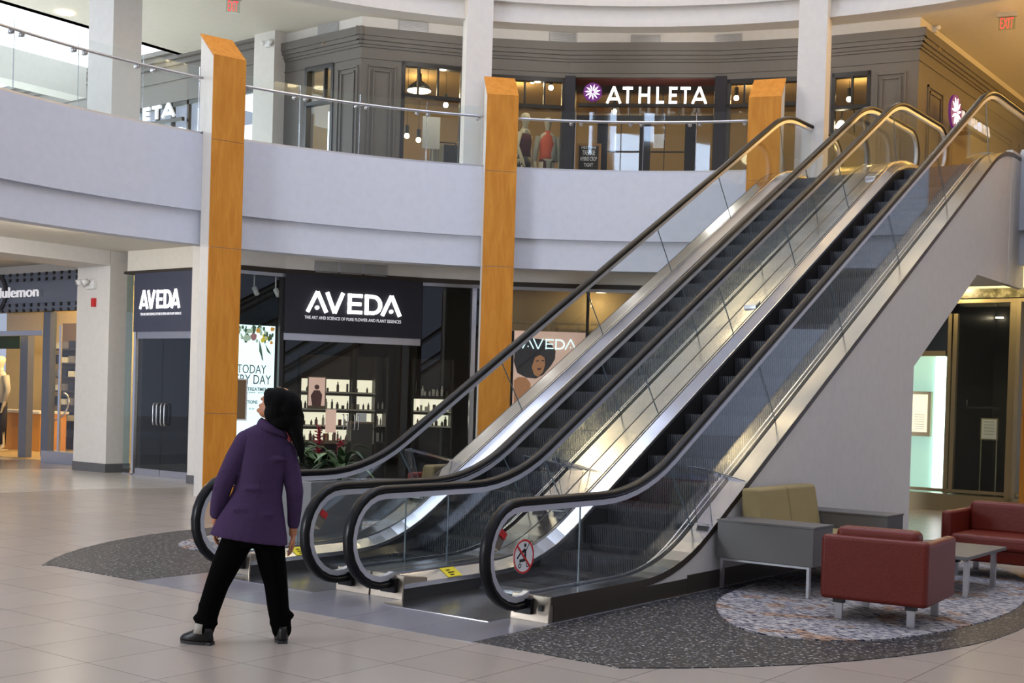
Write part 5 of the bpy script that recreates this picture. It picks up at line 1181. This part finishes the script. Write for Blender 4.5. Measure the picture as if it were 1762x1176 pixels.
# arms
shL, elL, wrL = (-.035,0,1.30), (-.14,.0,1.01), (-.170,.04,.765)
shR, elR, wrR = (.285,0,1.235), (.315,-.01,.97), (.316,.04,.695)
limb(b,[(.01,0,1.27),elL,wrL],[.036,.034,.026]); limb(b,[(.25,0,1.215),elR,wrR],[.036,.034,.026])
def hand(b, w, s, tip):
    w = Vector(w); d = Vector(tip).normalized(); sd = Vector((0,1,0))              # knuckle line runs fore and aft
    sd = (sd-d*sd.dot(d)).normalized(); cu = d.cross(sd)*s
    pal = w+d*.045
    m = Matrix(((sd.x,cu.x,d.x,pal.x),(sd.y,cu.y,d.y,pal.y),(sd.z,cu.z,d.z,pal.z),(0,0,0,1)))
    q = B(PM @ m); q.ball((0,0,0),.036,.015,.048,12,8); q.ball((0,0,.025),.036,.013,.03,12,8)
    for i, (o, l) in enumerate(((-.028,.060),(-.0095,.068),(.0095,.062),(.027,.050))):
        q.tube([(o,0,.035),(o*1.12,.006,.035+l*.45),(o*1.12,.020,.035+l*.78),(o*1.08,.036,.035+l*.95)],[.0088,.0082,.0076,.006],8)
    q.tube([(-.024,.004,-.012),(-.044,.014,.012),(-.050,.020,.036),(-.046,.026,.052)],[.013,.011,.0095,.007],8)
    k = len(b.v); b.v += q.v; b.f += [tuple(i+k for i in f) for f in q.f]
hand(b,wrL,1,(-.08,.10,-1)); hand(b,wrR,-1,(.02,.10,-1))
# legs
hipL, knL, anL = (.0,0,.72), (-.145,.03,.38), (-.225,-.02,.085)
hipR, knR, anR = (.15,0,.72), (.215,.03,.38), (.262,.03,.09)
limb(b,[hipL,knL,anL],[.085,.052,.036]); limb(b,[hipR,knR,anR],[.085,.052,.036])
limb(b,[anL,(-.245,-.025,.05)],[.03,.024]); limb(b,[anR,(.262,.05,.05)],[.03,.024])
body = b.build('body','skin',PT); rem(body,.0055,3)
body.data.transform(Matrix.Identity(4))
# trousers
t = B(PM)
ell(t,[(.07,0,.62,.15,.115,0),(.075,0,.75,.155,.12,0),(.08,0,.9,.14,.11,0)])
limb(t,[(-.01,0,.70),(-.09,.015,.52),(-.150,.03,.37),(-.195,.01,.22),(-.222,-.015,.085)],[.105,.092,.076,.070,.062])
limb(t,[(.155,0,.70),(.185,.015,.52),(.217,.03,.37),(.235,.03,.22),(.262,.03,.075)],[.105,.092,.076,.070,.064])
for c, r in (((-.195,.01,.24),.072),((-.245,-.0,.16),.052),((-.19,-.02,.13),.055),((.29,.02,.17),.05),((.235,.03,.12),.056)): t.ball(c,r,r,.03)
o = t.build('trousers','trouser',PT); rem(o,.011,3)
# shoes
def shoe(cu, cv, rot, nm):
    m = PM @ Matrix.Translation((cu,cv,0)) @ Matrix.Rotation(rot,4,'Z'); s = B(m)      # toe towards +y
    ell(s,[(0,.035,.018,.042,.115,0),(0,.035,.035,.044,.117,0),(0,.028,.055,.042,.105,0),(0,.0,.08,.036,.075,0),(0,-.015,.105,.033,.05,0)],20)
    o = s.build(nm,'shoe',PT,smooth=True); q = B(m); ell(q,[(0,.035,.0,.041,.112,0),(0,.035,.020,.044,.118,0)],20); q.box(-.03,.03,-.075,-.01,0,.02); q.build('sole','sole',o)
    q = B(m); q.tube([(-.02,.03,.085),(.02,.045,.078)],.003,5); q.tube([(.02,.03,.085),(-.02,.045,.078)],.003,5); q.build('laces','sole',o)
shoe(-.235,-.03,math.radians(62),'shoe'); shoe(.262,.02,math.radians(4),'shoe')
q = B(PM); q.tube([(-.255,-.045,.07),(-.245,-.04,.13)],[.034,.032],12); q.build('sock','sock',PT,smooth=True)
# coat
c = B(PM)
ell(c,[(.04,0,.655,.245,.155,-.035),(.045,0,.70,.236,.150,-.032),(.06,0,.80,.205,.138,-.025),(.085,0,.95,.155,.112,-.018),(.10,0,1.05,.150,.108,-.015),(.12,0,1.17,.160,.112,-.02),(.125,0,1.26,.165,.105,-.03),(.13,0,1.32,.145,.092,-.035),(.155,0,1.365,.09,.08,-.03),(.165,0,1.385,.07,.07,-.02)])
for p, r in (((-.10,-.045,1.08),.03),((-.12,-.04,1.0),.028),((.06,-.108,.99),.03),((.0,-.11,.86),.035),((.13,-.115,.83),.03),((.20,-.10,1.18),.03)): c.ball(p,r*2.2,r*.55,r*.5)
coat = c.build('coat','purple',PT); rem(coat,.010,4)
for pts, rs, cr in (([(.005,0,1.285),(-.055,0,1.17),(-.128,-.015,1.01),(-.152,.005,.90),(-.166,.03,.825)],[.072,.070,.060,.054,.045],[(-.115,-.05,1.06),(-.14,-.045,.99),(-.10,-.05,1.10)]),
        ([(.252,0,1.225),(.290,-.01,1.10),(.318,-.02,.97),(.320,.0,.86),(.318,.03,.760)],[.070,.064,.056,.048,.040],[(.30,-.05,1.02),(.32,-.05,.95)])):
    c = B(PM); limb(c,pts,rs)
    for p in cr: c.ball(p,.05,.02,.014)
    sl = c.build('sleeve','purple',coat); rem(sl,.009,3)
col = B(PM); col.rings([[(.165+ru*math.cos(2*PI*k/20), rv*math.sin(2*PI*k/20), z-.035*math.cos(2*PI*k/20)) for k in range(20)] for ru, rv, z in ((.070,.068,1.405),(.088,.086,1.385),(.104,.098,1.345),(.085,.085,1.345),(.060,.058,1.39))],closed=True,cap=False); col.build('coat_collar','purple',coat,smooth=True)
q = B(PM); q.tube([(.113,-.105,1.14),(.10,-.106,1.05),(.085,-.110,.95),(.055,-.130,.80),(.04,-.143,.70)],.0022,5); q.build('back_seam','trouser',coat)
# hair / headwear mass with tail falling to the right
hh = B(PM)
hh.ball((.205,-.005,1.545),.098,.11,.092,18,12); hh.ball((.262,-.02,1.515),.09,.10,.105,16,10); hh.ball((.150,.0,1.585),.045,.07,.046); hh.ball((.27,-.02,1.44),.075,.085,.07)
hh.ball((.225,-.05,1.42),.085,.06,.06); hh.ball((.185,-.03,1.47),.075,.08,.075); hh.ball((.165,-.02,1.56),.06,.08,.065)
limb(hh,[(.28,-.03,1.43),(.315,-.05,1.34),(.345,-.06,1.25),(.355,-.06,1.17)],[.065,.045,.030,.012])
limb(hh,[(.32,-.0,1.50),(.350,-.0,1.45),(.358,.0,1.40)],[.03,.018,.010]); limb(hh,[(.33,-.03,1.42),(.35,-.03,1.36)],[.03,.012])
o = hh.build('hair','hair',PT); rem(o,.008,3)

# ================================================================== upper well and skylight frame
arc_band('wall_well_top', -12, 256, [(9.7,10.4),(9.7,14.6),(9.9,14.6),(9.9,10.4)], 'cream', n=72)
for i in range(-4,5): struct(B().box(-6.25+i*2.2-.09,-6.25+i*2.2+.09,.6,19.4,14.6,14.85),'trim_skylight_bar','white'); struct(B().box(-15.6,3.2,10+i*2.2-.09,10+i*2.2+.09,14.6,14.85),'trim_skylight_bar','white')
for k in range(11):
    a_ = D(k*360/14+17); q = pol(a_,9.2,10.9)
    o = B().lathe([(.15,-.30),(.32,-.18),(.40,0),(.32,.18),(.15,.30)],tuple(q),16).build('globe_lamp','lit_globe',smooth=True); tag(o,'warm globe lamp on the wall high above the well','lamp','globe lamps high above the well')
# ================================================================== behind the viewer: the far side of the well
struct(B().box(-16,26,-14.3,-14,0,20),'wall_behind','cream')
for x0, x1 in ((5.9,7.4),(10.9,12.2)):
    struct(B().box(x0,x1,-13.98,-13.9,13.6,15.9),'window_behind','skyback'); struct(B().box(x0-.15,x1+.15,-13.99,-13.93,13.9,14.1),'trim_window_behind','white')
for x, y, z in ((2.5,-2.5,6.5),(4.5,1.5,6.8),(6.5,6,7),(-1,-5,6.6),(7,11,7),(-5,-6,6.6),(1.2,4.0,8.5)):
    o = B().lathe([(.28,-.03),(.28,0)],(x,y,z),18).build('ceiling_lamp','lit_warm'); tag(o,'round warm ceiling lamp above and behind the viewpoint','ceiling lamp','ceiling lamps behind the viewpoint'); point('ceiling_lamp_glow',(x,y,z-.25),24,SOFTW,.15)
